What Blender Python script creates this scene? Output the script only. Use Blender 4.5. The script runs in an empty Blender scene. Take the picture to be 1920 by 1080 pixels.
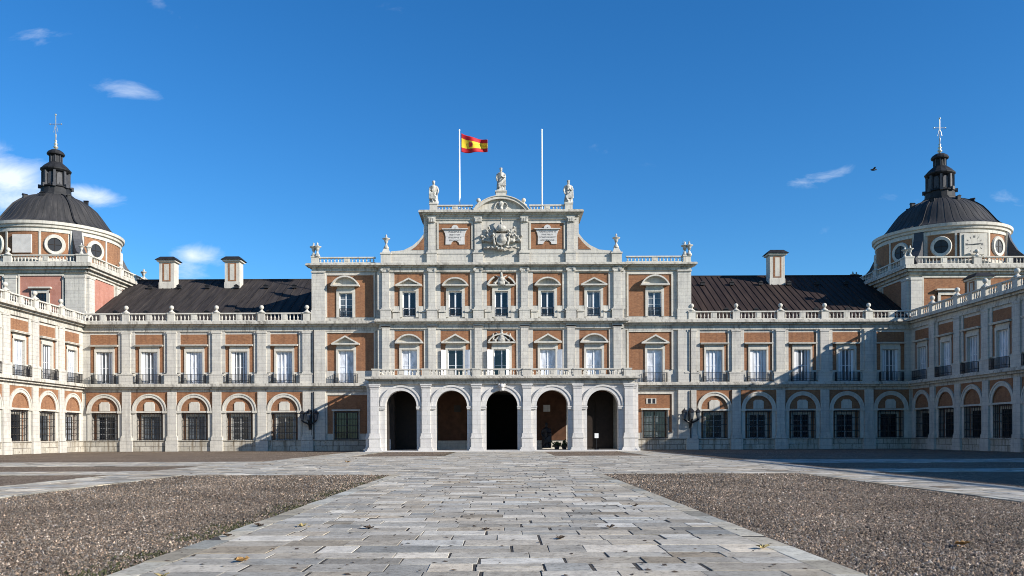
import bpy, math, random
import numpy as np
from mathutils import Vector, Matrix
random.seed(7); R = math.radians
sc = bpy.context.scene; COL = sc.collection

# ------------------------------------------------------------------ camera
EYE = 1.75; F = 1560.0; HX = 942.0; HY = 817.0
cam = bpy.data.cameras.new('camera'); co = bpy.data.objects.new('camera', cam); COL.objects.link(co)
co.location = (0, 0, EYE); co.rotation_euler = (R(90), 0.0038, 0)
cam.sensor_width = 36; cam.lens = F / 1920 * 36
cam.shift_x = (960 - HX) / 1920; cam.shift_y = (HY - 540) / 1920
cam.clip_start = 0.1; cam.clip_end = 4000; sc.camera = co
# ------------------------------------------------------------------ light
LD = Vector((-2.0, 1.0, -1.0)).normalized()          # the way sunlight travels
SD = -LD
sun = bpy.data.lights.new('sun', 'SUN'); sun.energy = 4.8; sun.angle = R(0.5); sun.color = (1, 0.95, 0.87)
so = bpy.data.objects.new('sun', sun); COL.objects.link(so)
so.rotation_euler = LD.to_track_quat('-Z', 'Y').to_euler(); so.location = (30, -20, 60)
w = bpy.data.worlds.new('World'); sc.world = w; w.use_nodes = True
nt = w.node_tree; nt.nodes.clear()
def N(t, ty, **k):
    n = t.nodes.new(ty)
    for a, b in k.items():
        if a.startswith('i_'):
            key = a[2:]; key = int(key) if key.isdigit() else key.replace('_', ' ')
            n.inputs[key].default_value = b
        else: setattr(n, a, b)
    return n
sky = N(nt, 'ShaderNodeTexSky', sky_type='NISHITA', sun_disc=False)
sky.sun_elevation = math.asin(SD.z); sky.sun_rotation = math.atan2(SD.x, SD.y)
sky.altitude = 600; sky.air_density = 1.0; sky.dust_density = 0.2; sky.ozone_density = 2.5
hs = N(nt, 'ShaderNodeHueSaturation'); hs.inputs['Saturation'].default_value = 1.3; hs.inputs['Value'].default_value = 1.0
nt.links.new(sky.outputs[0], hs.inputs['Color'])
tc = N(nt, 'ShaderNodeTexCoord'); sp = N(nt, 'ShaderNodeSeparateXYZ'); nt.links.new(tc.outputs['Generated'], sp.inputs[0])
def M(op, a, b=None, c=None, t=nt):
    n = t.nodes.new('ShaderNodeMath'); n.operation = op
    for i, v in enumerate((a, b, c)):
        if v is None: continue
        if isinstance(v, (int, float)): n.inputs[i].default_value = v
        else: t.links.new(v, n.inputs[i])
    return n.outputs[0]
# clouds: soft patches at fixed bearings of the sky, broken up by noise
ym = M('MAXIMUM', sp.outputs[1], 0.02)
cu = M('DIVIDE', sp.outputs[0], ym); cv = M('DIVIDE', sp.outputs[2], ym)
cb = N(nt, 'ShaderNodeCombineXYZ'); nt.links.new(cu, cb.inputs[0]); nt.links.new(cv, cb.inputs[1])
mp = N(nt, 'ShaderNodeMapping'); mp.inputs['Scale'].default_value = (9, 22, 1); mp.inputs['Rotation'].default_value = (0, 0, 0.15); nt.links.new(cb.outputs[0], mp.inputs[0])
nz = N(nt, 'ShaderNodeTexNoise'); nz.inputs['Scale'].default_value = 1.6; nz.inputs['Detail'].default_value = 9; nz.inputs['Roughness'].default_value = 0.62
nz.inputs['Distortion'].default_value = 0.5; nt.links.new(mp.outputs[0], nz.inputs[0])
tot = None
for px, py, rx, ry, am, ro in ((10, 330, 105, 42, 1.1, .25), (160, 362, 75, 17, 1.0, .15), (10, 370, 100, 30, 1.0, 0), (245, 165, 62, 17, .7, .12), (368, 476, 52, 19, .8, .1), (352, 507, 44, 24, .7, 0),
        (75, 58, 52, 28, .3, 0), (1548, 333, 66, 13, .6, -.2), (1690, 372, 50, 14, .25, 0), (1900, 372, 60, 24, .36, 0), (1570, 420, 50, 12, .22, -.5), (310, 8, 70, 16, .24, .5), (790, 30, 120, 12, .2, .2), (1140, 285, 90, 24, .16, .3), (330, 350, 160, 20, .12, .1)):
    u0 = (px - HX) / F; v0 = (HY - py) / F
    du = M('SUBTRACT', cu, u0); dv = M('SUBTRACT', cv, v0)
    a = M('DIVIDE', M('ADD', M('MULTIPLY', du, math.cos(ro)), M('MULTIPLY', dv, -math.sin(ro))), rx / F)
    b = M('DIVIDE', M('ADD', M('MULTIPLY', du, math.sin(ro)), M('MULTIPLY', dv, math.cos(ro))), ry / F)
    g = M('MULTIPLY', M('POWER', 2.718, M('MULTIPLY', M('ADD', M('MULTIPLY', a, a), M('MULTIPLY', b, b)), -0.8)), am)
    tot = g if tot is None else M('MAXIMUM', tot, g)
cl = M('SUBTRACT', M('MULTIPLY', tot, 1.7), M('MULTIPLY', M('SUBTRACT', 1.0, nz.outputs['Fac']), 2.4))
mr = N(nt, 'ShaderNodeMapRange', clamp=True); mr.inputs['From Min'].default_value = -0.75; mr.inputs['From Max'].default_value = 0.75; nt.links.new(cl, mr.inputs['Value'])
fr = M('MULTIPLY', M('MULTIPLY', M('POWER', mr.outputs[0], 1.25), M('MINIMUM', M('MULTIPLY', tot, 3.0), .85)), M('GREATER_THAN', sp.outputs[1], 0.05))
mx = N(nt, 'ShaderNodeMixRGB'); mx.inputs['Color2'].default_value = (7.5, 8.0, 8.6, 1)
nt.links.new(fr, mx.inputs['Fac']); tn = N(nt, 'ShaderNodeMixRGB', blend_type='MULTIPLY'); tn.inputs['Fac'].default_value = 1; tn.inputs['Color2'].default_value = (.66, .99, 1.18, 1)
nt.links.new(hs.outputs[0], tn.inputs['Color1']); nt.links.new(tn.outputs[0], mx.inputs['Color1'])
bg = N(nt, 'ShaderNodeBackground'); bg.inputs['Strength'].default_value = 0.087
nt.links.new(mx.outputs[0], bg.inputs['Color'])
ow = N(nt, 'ShaderNodeOutputWorld'); nt.links.new(bg.outputs[0], ow.inputs[0])
sc.cycles.pixel_filter_type = 'BLACKMAN_HARRIS'; sc.cycles.filter_width = 1.0
sc.view_settings.view_transform = 'Standard'; sc.view_settings.look = 'None'; sc.view_settings.exposure = 0.75; sc.view_settings.gamma = 1

# ------------------------------------------------------------------ materials
def newmat(name, rough=0.8, spec=0.3, metal=0.0):
    m = bpy.data.materials.new(name); m.use_nodes = True
    p = m.node_tree.nodes['Principled BSDF']
    p.inputs['Roughness'].default_value = rough; p.inputs['Specular IOR Level'].default_value = spec; p.inputs['Metallic'].default_value = metal
    return m, m.node_tree, p
def wallcoord(t, sx=1, sz=1):
    g = N(t, 'ShaderNodeNewGeometry'); s = N(t, 'ShaderNodeSeparateXYZ'); t.links.new(g.outputs['Position'], s.inputs[0])
    c = N(t, 'ShaderNodeCombineXYZ')
    t.links.new(M('MULTIPLY', M('ADD', s.outputs[0], s.outputs[1], t=t), sx, t=t), c.inputs[0])
    t.links.new(M('MULTIPLY', s.outputs[2], sz, t=t), c.inputs[1])
    return g, c
def noise(t, vec, scale, detail=6, rough=.6):
    n = N(t, 'ShaderNodeTexNoise'); n.inputs['Scale'].default_value = scale; n.inputs['Detail'].default_value = detail; n.inputs['Roughness'].default_value = rough
    if vec is not None: t.links.new(vec, n.inputs['Vector'])
    return n.outputs['Fac']
def ramp(t, fac, stops):
    r = N(t, 'ShaderNodeValToRGB'); e = r.color_ramp.elements
    while len(e) < len(stops): e.new(0.5)
    for q, (p, c) in zip(e, stops): q.position = p; q.color = (*c, 1) if len(c) == 3 else c
    t.links.new(fac, r.inputs[0]); return r.outputs[0]
def mix(t, fac, a, b, mode='MIX'):
    n = N(t, 'ShaderNodeMixRGB', blend_type=mode)
    for i, v in enumerate((fac, a, b)):
        if isinstance(v, (int, float)): n.inputs[i].default_value = v
        elif isinstance(v, tuple): n.inputs[i].default_value = (*v, 1)
        else: t.links.new(v, n.inputs[i])
    return n.outputs[0]
def bump(t, p, h, strength=.3, dist=.03):
    b = N(t, 'ShaderNodeBump'); b.inputs['Strength'].default_value = strength; b.inputs['Distance'].default_value = dist
    t.links.new(h, b.inputs['Height']); t.links.new(b.outputs[0], p.inputs['Normal'])
def masonry(name, c1, c2, mortar, bw, bh, ms, stain, stain_amt, rough=.85, patch=None):
    m, t, p = newmat(name, rough)
    g, c = wallcoord(t)
    br = N(t, 'ShaderNodeTexBrick'); br.inputs['Scale'].default_value = 1
    br.inputs['Brick Width'].default_value = bw; br.inputs['Row Height'].default_value = bh; br.inputs['Mortar Size'].default_value = ms
    br.inputs['Mortar Smooth'].default_value = .3; br.inputs['Bias'].default_value = 0
    for k, v in (('Color1', c1), ('Color2', c2), ('Mortar', mortar)): br.inputs[k].default_value = (*v, 1)
    t.links.new(c.outputs[0], br.inputs['Vector'])
    n1 = noise(t, g.outputs['Position'], .55, 8, .65)
    col = mix(t, .8, br.outputs['Color'], ramp(t, n1, ((.3, (.8, .8, .82)), (.6, (1, 1, .98)), (.8, (1.0, .97, .9)))), 'MULTIPLY')
    _, c2_ = wallcoord(t, 1.6, .13)
    st = noise(t, c2_.outputs[0], 1.3, 7, .7)
    fac = M('MULTIPLY', ramp(t, st, ((.49, (0, 0, 0)), (.68, (1, 1, 1)))), stain_amt * .8, t=t)
    col = mix(t, fac, col, stain)
    n2 = noise(t, g.outputs['Position'], 3.5, 8, .75)
    fac2 = M('MULTIPLY', ramp(t, n2, ((.53, (0, 0, 0)), (.66, (1, 1, 1)))), stain_amt * .6, t=t)
    col = mix(t, fac2, col, patch or stain)
    t.links.new(col, p.inputs['Base Color'])
    hh = M('ADD', M('MULTIPLY', br.outputs['Fac'], -1.0, t=t), M('MULTIPLY', n2, .6, t=t), t=t)
    bump(t, p, hh, .5, .02)
    return m
STONE = masonry('stone', (.565, .53, .465), (.50, .47, .42), (.39, .365, .33), 1.0, .42, .016, (.22, .205, .18), .6)
TRIM = masonry('stone_trim', (.585, .55, .48), (.53, .495, .43), (.36, .335, .30), 1.7, 9.0, .016, (.22, .20, .17), .65)
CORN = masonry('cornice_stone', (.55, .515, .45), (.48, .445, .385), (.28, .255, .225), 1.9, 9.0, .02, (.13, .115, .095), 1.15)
PLINTH = masonry('plinth_stone', (.52, .48, .41), (.40, .365, .30), (.15, .135, .115), 1.5, .62, .035, (.15, .115, .075), 1.3)
PORT = masonry('portico_stone', (.60, .575, .55), (.55, .53, .505), (.40, .385, .37), 1.1, .5, .014, (.33, .31, .29), .4)
BRICK = masonry('brick', (.31, .138, .064), (.21, .088, .042), (.31, .19, .115), .3, .085, .012, (.12, .056, .032), .7, .9, (.38, .21, .115))
PINK = masonry('pink_render', (.44, .205, .155), (.40, .18, .13), (.46, .24, .19), .9, .4, .008, (.27, .09, .065), .7, .9, (.52, .3, .24))
def plain(name, col, rough=.6, var=.2, scale=3, spec=.3, metal=0, bs=0):
    m, t, p = newmat(name, rough, spec, metal)
    g = N(t, 'ShaderNodeNewGeometry'); n = noise(t, g.outputs['Position'], scale)
    lo = tuple(c * (1 - var) for c in col); hi = tuple(min(1, c * (1 + var)) for c in col)
    t.links.new(ramp(t, n, ((.3, lo), (.7, hi))), p.inputs['Base Color'])
    if bs: bump(t, p, n, bs, .05)
    return m
STATUE = plain('weathered_marble', (.42, .40, .355), .85, .6, 3.0, bs=.5); ARMS = plain('carved_relief', (.36, .34, .30), .85, .55, 2.5, bs=.5); SMOOTH = plain('smooth_stone', (.50, .475, .44), .8, .12, 1.5)
def roofmat(name, a, b):
    m, t, p = newmat(name, .42, .12)
    g = N(t, 'ShaderNodeNewGeometry'); s = N(t, 'ShaderNodeMapping'); s.inputs['Scale'].default_value = (1.5, .10, .2); t.links.new(g.outputs['Position'], s.inputs[0])
    n = noise(t, s.outputs[0], 1.4, 8, .7)
    t.links.new(ramp(t, n, ((.3, a), (.7, b))), p.inputs['Base Color'])
    t.links.new(M('MULTIPLY_ADD', n, .3, .6, t=t), p.inputs['Roughness'])
    return m
ROOF_L = roofmat('roof_lead', (.016, .014, .014), (.062, .052, .047)); ROOF_R = roofmat('roof_copper', (.018, .012, .011), (.055, .037, .030))
def domemat():
    m, t, p = newmat('dome_lead', .6, .15)
    tcn = N(t, 'ShaderNodeTexCoord'); s = N(t, 'ShaderNodeSeparateXYZ'); t.links.new(tcn.outputs['Object'], s.inputs[0])
    an = M('ARCTAN2', s.outputs[1], s.outputs[0], t=t); c = N(t, 'ShaderNodeCombineXYZ')
    t.links.new(M('MULTIPLY', an, 7.0, t=t), c.inputs[0]); t.links.new(M('MULTIPLY', s.outputs[2], .18, t=t), c.inputs[1])
    n = noise(t, c.outputs[0], 2.2, 8, .7)
    t.links.new(ramp(t, n, ((.3, (.022, .023, .025)), (.55, (.048, .045, .044)), (.75, (.095, .088, .085)))), p.inputs['Base Color'])
    return m
DOME = domemat(); LEAD = plain('lead_dark', (.02, .02, .022), .6, .5, 1.5, .2)
SLATE = plain('slate_grey', (.055, .055, .06), .6, .3, 4)
IRON = plain('black_iron', (.012, .012, .014), .45, .2, 5, .5)
WHITE = plain('white_paint', (.72, .72, .72), .45, .06, 2)
def glass(name, col, rough=.08):
    m, t, p = newmat(name, rough, .6)
    g = N(t, 'ShaderNodeNewGeometry'); s = N(t, 'ShaderNodeMapping'); s.inputs['Scale'].default_value = (1.4, 1.4, .5); t.links.new(g.outputs['Position'], s.inputs[0])
    n = noise(t, s.outputs[0], 1.6, 4)
    t.links.new(ramp(t, n, ((.35, tuple(c * .6 for c in col)), (.65, tuple(c * 1.25 for c in col)))), p.inputs['Base Color'])
    n2 = noise(t, g.outputs['Position'], .9, 2); bump(t, p, n2, .15, .05)
    return m
DARKG = glass('dark_glass', (.015, .018, .024)); GREYG = glass('grey_glass', (.10, .115, .13)); PALEG = glass('curtained_glass', (.40, .43, .47), .18); SILLG = glass('shutter_glass', (.58, .60, .65), .25)
OAK = plain('dark_oak', (.022, .014, .01), .6, .3, 2); BRWN = plain('brown_frame', (.07, .058, .045), .6, .3, 2); GREYF = plain('grey_frame', (.33, .33, .32), .6, .2, 2)
GOLD = plain('gilded_metal', (.55, .5, .38), .35, .1, 2, .5, .6)
POLE = plain('pole_paint', (.85, .88, .9), .35, .03, 2)
BLACKN = plain('shade_black_plaster', (.03, .027, .025), .95, .2, 1); SHADE_PLAST = plain('shade_dark_plaster', (.05, .043, .038), .95, .25, 1)  # near-black colours carry the shade of the passage and arcade
SHADE_BRICK = plain('shaded_porch_brick', (.085, .04, .022), .95, .35, 1.2)  # brick darkened, with the arcade's shade put into its colour
PAPER = plain('white_board', (.75, .77, .8), .5, .04, 2); INK = plain('ink', (.16, .15, .14), .8, .1, 4); BRONZE = plain('dark_bronze', (.018, .018, .022), .5, .4, 3)

# ------------------------------------------------------------------ mesh helpers
class MB:
    def __init__(s): s.v = []; s.f = []; s.m = []
    def add(s, vs, fs, mi=0):
        k = len(s.v); s.v += [tuple(v) for v in vs]; s.f += [tuple(i + k for i in f) for f in fs]; s.m += [mi] * len(fs); return s
    # local facade frame: u along the wall, o outwards (world -Y of the frame), z up
    def box(s, u0, u1, o0, o1, z0, z1, mi=0):
        a, b = -o1, -o0
        vs = [(u0, a, z0), (u1, a, z0), (u1, b, z0), (u0, b, z0), (u0, a, z1), (u1, a, z1), (u1, b, z1), (u0, b, z1)]
        return s.add(vs, [(3, 2, 1, 0), (4, 5, 6, 7), (0, 1, 5, 4), (1, 2, 6, 5), (2, 3, 7, 6), (3, 0, 4, 7)], mi)
    def prism(s, pts, o0, o1, mi=0):            # pts (u,z) counter-clockwise seen from the front
        n = len(pts); vs = [(u, -o1, z) for u, z in pts] + [(u, -o0, z) for u, z in pts]
        fs = [tuple(range(n)), tuple(range(2 * n - 1, n - 1, -1))] + [(i, i + n, (i + 1) % n + n, (i + 1) % n) for i in range(n)]
        return s.add(vs, fs, mi)
    def arc(s, cu, cz, r0, r1, a0, a1, o0, o1, n=20, mi=0):
        vs = []; fs = []
        for i in range(n + 1):
            a = R(a0 + (a1 - a0) * i / n); c, d = math.cos(a), math.sin(a)
            vs += [(cu + r0 * c, -o1, cz + r0 * d), (cu + r1 * c, -o1, cz + r1 * d), (cu + r1 * c, -o0, cz + r1 * d), (cu + r0 * c, -o0, cz + r0 * d)]
        for i in range(n):
            k = i * 4
            for j in range(4): fs.append((k + j, k + (j + 1) % 4, k + 4 + (j + 1) % 4, k + 4 + j))
        k = n * 4; fs += [(0, 3, 2, 1), (k, k + 1, k + 2, k + 3)]
        return s.add(vs, fs, mi)
    def lathe(s, prof, cx=0, cy=0, cz=0, n=12, mi=0, rf=None):
        vs = []; fs = []
        for r, z in prof:
            for j in range(n):
                a = 2 * math.pi * j / n; q = r * (rf(a, z) if rf else 1); vs.append((cx + q * math.cos(a), cy + q * math.sin(a), cz + z))
        for i in range(len(prof) - 1):
            for j in range(n): fs.append((i * n + j, i * n + (j + 1) % n, (i + 1) * n + (j + 1) % n, (i + 1) * n + j))
        fs += [tuple(range(n - 1, -1, -1)), tuple(range((len(prof) - 1) * n, len(prof) * n))]
        return s.add(vs, fs, mi)
    def tube(s, p0, p1, r0, r1=None, n=8, mi=0):
        r1 = r0 if r1 is None else r1; p0 = Vector(p0); p1 = Vector(p1); q = (p1 - p0).to_track_quat('Z', 'Y').to_matrix()
        vs = [p0 + q @ Vector((r0 * math.cos(2 * math.pi * j / n), r0 * math.sin(2 * math.pi * j / n), 0)) for j in range(n)]
        vs += [p1 + q @ Vector((r1 * math.cos(2 * math.pi * j / n), r1 * math.sin(2 * math.pi * j / n), 0)) for j in range(n)]
        return s.add(vs, [tuple(range(n - 1, -1, -1)), tuple(range(n, 2 * n))] + [(j, (j + 1) % n, n + (j + 1) % n, n + j) for j in range(n)], mi)
    def ball(s, c, r, n=12, mi=0, sc_=(1, 1, 1)):
        k = len(s.v); s.lathe([(max(.001, math.sin(math.pi * i / 8)) * r, -math.cos(math.pi * i / 8) * r) for i in range(9)], 0, 0, 0, n, mi)
        for i in range(k, len(s.v)):
            x, y, z = s.v[i]; s.v[i] = (c[0] + x * sc_[0], c[1] + y * sc_[1], c[2] + z * sc_[2])
        return s
    def grid(s, u0, u1, z0, z1, holes, o=0, depth=.6, mi=0):   # wall sheet with real openings and reveals
        us = sorted({u0, u1, *[h[0] for h in holes], *[h[1] for h in holes]}); zs = sorted({z0, z1, *[h[2] for h in holes], *[h[3] for h in holes]})
        ins = lambda u, z: any(h[0] < u < h[1] and h[2] < z < h[3] for h in holes)
        for a, b in zip(us, us[1:]):
            for c, d in zip(zs, zs[1:]):
                if not ins((a + b) / 2, (c + d) / 2): s.add([(a, -o, c), (b, -o, c), (b, -o, d), (a, -o, d)], [(0, 1, 2, 3)], mi)
        for a, b, c, d in holes:
            q = -o + depth
            s.add([(a, -o, c), (b, -o, c), (b, -o, d), (a, -o, d), (a, q, c), (b, q, c), (b, q, d), (a, q, d)], [(0, 4, 5, 1), (1, 5, 6, 2), (2, 6, 7, 3), (3, 7, 4, 0)], mi)
        return s
    def rot(s, ang, k=0):
        c, d = math.cos(ang), math.sin(ang)
        for i in range(k, len(s.v)): x, y, z = s.v[i]; s.v[i] = (x * c - y * d, x * d + y * c, z)
        return s
    def shift(s, dx, dy, dz, k=0):
        for i in range(k, len(s.v)): x, y, z = s.v[i]; s.v[i] = (x + dx, y + dy, z + dz)
        return s
    def mesh(s, name, mats, smooth=False):
        me = bpy.data.meshes.new(name); me.from_pydata(s.v, [], s.f); me.validate()
        for m in (mats if isinstance(mats, (list, tuple)) else [mats]): me.materials.append(m)
        if isinstance(mats, (list, tuple)) and len(me.polygons) == len(s.m): me.polygons.foreach_set('material_index', s.m)
        if smooth: me.polygons.foreach_set('use_smooth', [True] * len(me.polygons))
        me.update(); return me
def ob(name, me, parent=None, loc=(0, 0, 0), rz=0):
    o = bpy.data.objects.new(name, me); COL.objects.link(o); o.location = loc; o.rotation_euler = (0, 0, rz)
    if parent is not None: o.parent = parent
    return o
def thing(name, label, cat, loc=(0, 0, 0), rz=0, group=None):
    o = bpy.data.objects.new(name, None); COL.objects.link(o); o.location = loc; o.rotation_euler = (0, 0, rz); return tag(o, label, cat, group)
def tag(o, label, cat, group=None):
    o['label'] = label; o['category'] = cat
    if group: o['group'] = group
    return o
def put(parent, proto, loc=(0, 0, 0), rz=0):      # proto: (name, mesh, [sub protos]) -> part with sub-parts
    o = ob(proto[0], proto[1], parent, loc, rz)
    for c in proto[2] if len(proto) > 2 else []: ob(c[0], c[1], o)
    return o
def Zf(y): return EYE + (HY - y) / 15.6      # heights on the range fronts (100 m away)
def Zc(y): return EYE + (HY - y) / 15.71     # heights on the centre front (99.3 m away)

# ------------------------------------------------------------------ shared parts
def window(w_, z0, z1, rec, wood, pane, nx=2, nz=3, extra=None, tw=.09):
    """frame with sashes; pane behind it; rec = depth behind wall face"""
    f = MB(); o0, o1 = -rec - .08, -rec
    f.box(-w_, -w_ + tw, o0, o1, z0, z1).box(w_ - tw, w_, o0, o1, z0, z1).box(-w_ + tw, w_ - tw, o0, o1, z1 - tw, z1).box(-w_ + tw, w_ - tw, o0, o1, z0, z0 + tw * 1.6)
    sw = (2 * w_ - 2 * tw) / nx
    for i in range(1, nx):
        c = -w_ + tw + i * sw; f.box(c - tw * .8, c + tw * .8, o0, o1 + .01, z0 + tw * 1.6, z1 - tw)
    for j in range(1, nz):
        z = z0 + (z1 - z0) * j / nz
        f.box(-w_ + tw, w_ - tw, o0, o1 - .015, z - .022, z + .022)
    g = MB().box(-w_ + .02, w_ - .02, o0 - .04, o0 + .02, z0 + .02, z1 - .02)
    return [('frame', f.mesh('frame', wood)), ('pane', g.mesh('pane', pane))] + (extra or [])
def grille(hw, z0, z1, o, nb=9, nh=5):
    g = MB()
    for i in range(nb): u = -hw + 2 * hw * i / (nb - 1); g.box(u - .022, u + .022, o, o + .044, z0, z1)
    for j in range(nh): z = z0 + .1 + (z1 - z0 - .2) * j / (nh - 1); g.box(-hw, hw, o + .044, o + .07, z - .03, z + .03)
    return g.mesh('grille', IRON)
def railing(hw, z0, z1, o0, o1, step=.15):
    g = MB(); n = int(2 * hw / step)
    for i in range(n + 1):
        u = -hw + 2 * hw * i / n; g.box(u - .018, u + .018, o1 - .036, o1, z0, z1)
    for s_ in (-1, 1):
        for k in range(4): o = o0 + (o1 - o0) * k / 4; g.box(s_ * hw - .018, s_ * hw + .018, o, o + .036, z0, z1)
    for z in (z0 + .04, z0 + .3, z1):
        g.box(-hw - .02, hw + .02, o1 - .045, o1 + .01, z, z + .045)
        g.box(-hw - .025, -hw + .025, o0, o1 - .045, z, z + .045).box(hw - .025, hw + .025, o0, o1 - .045, z, z + .045)
    return g.mesh('balcony_railing', IRON)
def pediment(kind, hw, z, h, o=.68):
    b = MB(); b.box(-hw, hw, 0, o, z, z + .17)
    if kind == 't':
        b.prism([(-hw, z + .17), (-hw + .35, z + .17), (0, z + h - .2), (hw - .35, z + .17), (hw, z + .17), (0, z + h)], 0, o)
        b.prism([(-hw + .3, z + .17), (hw - .3, z + .17), (0, z + h - .15)], 0, .12)
    else:
        r = (hw * hw + (h - .1) ** 2) / (2 * (h - .1)); a = math.degrees(math.asin(hw / r)); cz = z + .1 + (h - .1) - r
        b.arc(0, cz, r - .17, r, 90 - a, 90 + a, 0, o - .01, 14)
        pts = [((r - .12) * math.cos(R(t)), cz + (r - .12) * math.sin(R(t))) for t in np.linspace(90 - a * .9, 90 + a * .9, 12)]
        b.prism([(-hw * .85, z + .16), (hw * .85, z + .16)] + pts, 0, .12)
    return b.mesh('pediment', TRIM)
BAL_P = [(.085, 0), (.085, .04), (.05, .07), (.1, .18), (.045, .36), (.08, .42), (.08, .46)]
def balustrade(L, h, th=.34, step=.42, centre=True, hs=None):
    """section from u=0..L, base at z 0; o from 0 to th"""
    b = MB(); b.box(0, L, 0, th, 0, .17); zr = h - .15; b.box(0, L, -.03, th + .03, zr, h)
    zb = .17; k = (zr - zb) / .46
    n = max(2, int(L / step)); 
    for i in range(n):
        u = L * (i + .5) / n
        if centre and abs(u - L / 2) < .5: continue
        b.lathe([(r, z * k) for r, z in BAL_P], u, -th / 2, zb, 6)
    if centre: b.box(L / 2 - .36, L / 2 + .36, .03, th - .03, zb, zr).box(L / 2 - .2, L / 2 + .2, th - .03, th, zb + .1, zr - .08)
    return b.mesh('balustrade', TRIM)
def pedestal(hw, h, o0=-.06, o1=.44):
    return MB().box(-hw, hw, o0, o1, 0, h - .12).box(-hw - .06, hw + .06, o0 - .05, o1 + .06, h - .12, h + .02).box(-hw - .04, hw + .04, o0 - .03, o1 + .03, -.0, .12).mesh('pedestal', TRIM)
def finial(h=.88):
    return MB().lathe([(.42, 0), (.42, .06), (.3, .14), (.12, .3), (.1, .36), (.14, .38)], 0, 0, 0, 10).ball((0, 0, .38 + (h - .38) / 2), (h - .38) / 2 + .02, 12).mesh('ball_finial', TRIM, True)
FIN = finial()
URNP = [(r_ * .88, z_) for r_, z_ in ((.38, 0), (.38, .1), (.28, .25), (.12, .55), (.1, .62), (.2, .7), (.26, .9), (.3, 1.05), (.52, 1.15), (.54, 1.22), (.2, 1.3), (.1, 1.5), (.13, 1.6), (.02, 1.72))]
URN = MB().lathe(URNP, 0, 0, 0, 14).mesh('urn', STATUE, True)

# ------------------------------------------------------------------ range front (two storeys, blind arcade below)
SP = [(-2.19, 4.86), (-1.6, 4.86)] + [(1.6 * math.cos(R(a)), 4.76 + 1.6 * math.sin(R(a))) for a in range(176, 3, -8)] + [(1.6, 4.86), (2.19, 4.86), (2.19, 7.13), (-2.19, 7.13)]
spandrel = MB().prism(SP, 0, .12).mesh('brick_spandrel', BRICK)
lun = MB().prism([(1.58 * math.cos(R(a)), 4.77 + 1.58 * math.sin(R(a))) for a in range(0, 181, 9)], 0, .02).mesh('lunette', BRICK)
plq = MB().prism([(-.62, 4.88), (.62, 4.88), (.62, 5.75), (.5, 5.8), (.42, 5.95), (-.42, 5.95), (-.5, 5.8), (-.62, 5.75)], .02, .12).mesh('plaque', TRIM)
archv = MB().arc(0, 4.86, 1.6, 1.92, 0, 180, .0, .2, 22).arc(0, 4.86, 1.92, 2.08, 0, 180, 0, .27, 22)
for s_ in (-1, 1): archv.box(*sorted((s_ * 1.6, s_ * 2.06)), 0, .1, 1.35, 4.6).box(*sorted((s_ * 1.55, s_ * 2.14)), 0, .26, 4.6, 4.86)
archv.box(-1.54, 1.54, 0, .2, 4.66, 4.84); archv = archv.mesh('archivolt', TRIM)
g_back = MB().box(-1.6, 1.6, -.75, -.55, 1.3, 4.7).mesh('recess_back', BRICK)
g_case = MB().box(-1.2, -.98, -.55, -.4, 1.35, 4.45).box(.98, 1.2, -.55, -.4, 1.35, 4.45).box(-1.2, 1.2, -.55, -.38, 4.2, 4.5).mesh('casing', TRIM)
GR = grille(1.5, 1.36, 4.62, .04, 11, 5)
def gwin(pane, wood): return ('window', g_back, [('casing', g_case), ('grille', GR)] + window(.98, 1.38, 4.2, .46, wood, pane, 2, 4, None, .06))
GW = [gwin(GREYG, BRWN), gwin(DARKG, GREYF), gwin(PALEG, BRWN), gwin(DARKG, BRWN)]
pil_g = MB().box(-.52, .52, 0, .3, 1.88, 7.13).box(-.6, .6, 0, .35, 1.7, 1.88).box(-.66, .66, 0, .4, 1.3, 1.7).box(-.74, .74, 0, .44, 0, 1.26).mesh('pilaster', STONE)
pil_f = MB().box(-.98, .98, 0, .14, 9.45, 14.38).box(-.52, .52, .14, .3, 9.45, 14.14).box(-.58, .58, .14, .34, 9.3, 9.45).box(-.6, .6, .14, .36, 14.14, 14.37).box(-.84, .84, 0, .4, 8.12, 9.16).box(-.9, .9, 0, .45, 9.16, 9.3)
pil_f.tube((-.93, -.2, 8.3), (-.93, -.2, 9.1), .14, .1, 6).tube((.93, -.2, 8.3), (.93, -.2, 9.1), .14, .1, 6); pil_f = pil_f.mesh('pilaster', STONE)
bp_f = MB().box(-1.69, -1.2, 0, .03, 9.5, 12.62).box(1.2, 1.69, 0, .03, 9.5, 12.62).box(-1.69, 1.69, 0, .03, 12.76, 14.05).mesh('brick_panel', BRICK)
f_sur = MB().box(-1.2, -.98, 0, .12, 8.13, 12.25).box(.98, 1.2, 0, .12, 8.13, 12.25).box(-1.2, 1.2, 0, .13, 11.98, 12.3).box(-1.14, 1.14, 0, .07, 12.3, 12.58).box(-1.66, 1.66, 0, .45, 12.62, 12.72).box(-1.7, 1.7, 0, .5, 12.72, 12.8).mesh('window_surround', TRIM)
leafw = [MB().box(-.96, -.6, -.2, -.15, 8.16, 11.94).mesh('shutter', WHITE), MB().box(.62, .96, -.2, -.15, 8.16, 11.94).mesh('shutter', WHITE)]
def fwin(pane, sh): return ('window', f_sur, window(.96, 8.14, 11.97, .22, WHITE, pane, 4, 2, [('shutter', leafw[0]), ('shutter', leafw[1])] if sh else None, .075))
FW = [fwin(SILLG, 0), fwin(PALEG, 0), fwin(GREYG, 1), fwin(SILLG, 1)]
RAIL = railing(1.38, 8.14, 9.2, .1, .62)
BALS = {}
def bal(L, h, **k):
    key = (round(L, 2), round(h, 2), tuple(k.items()))
    if key not in BALS: BALS[key] = balustrade(L, h, **k)
    return BALS[key]
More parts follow.
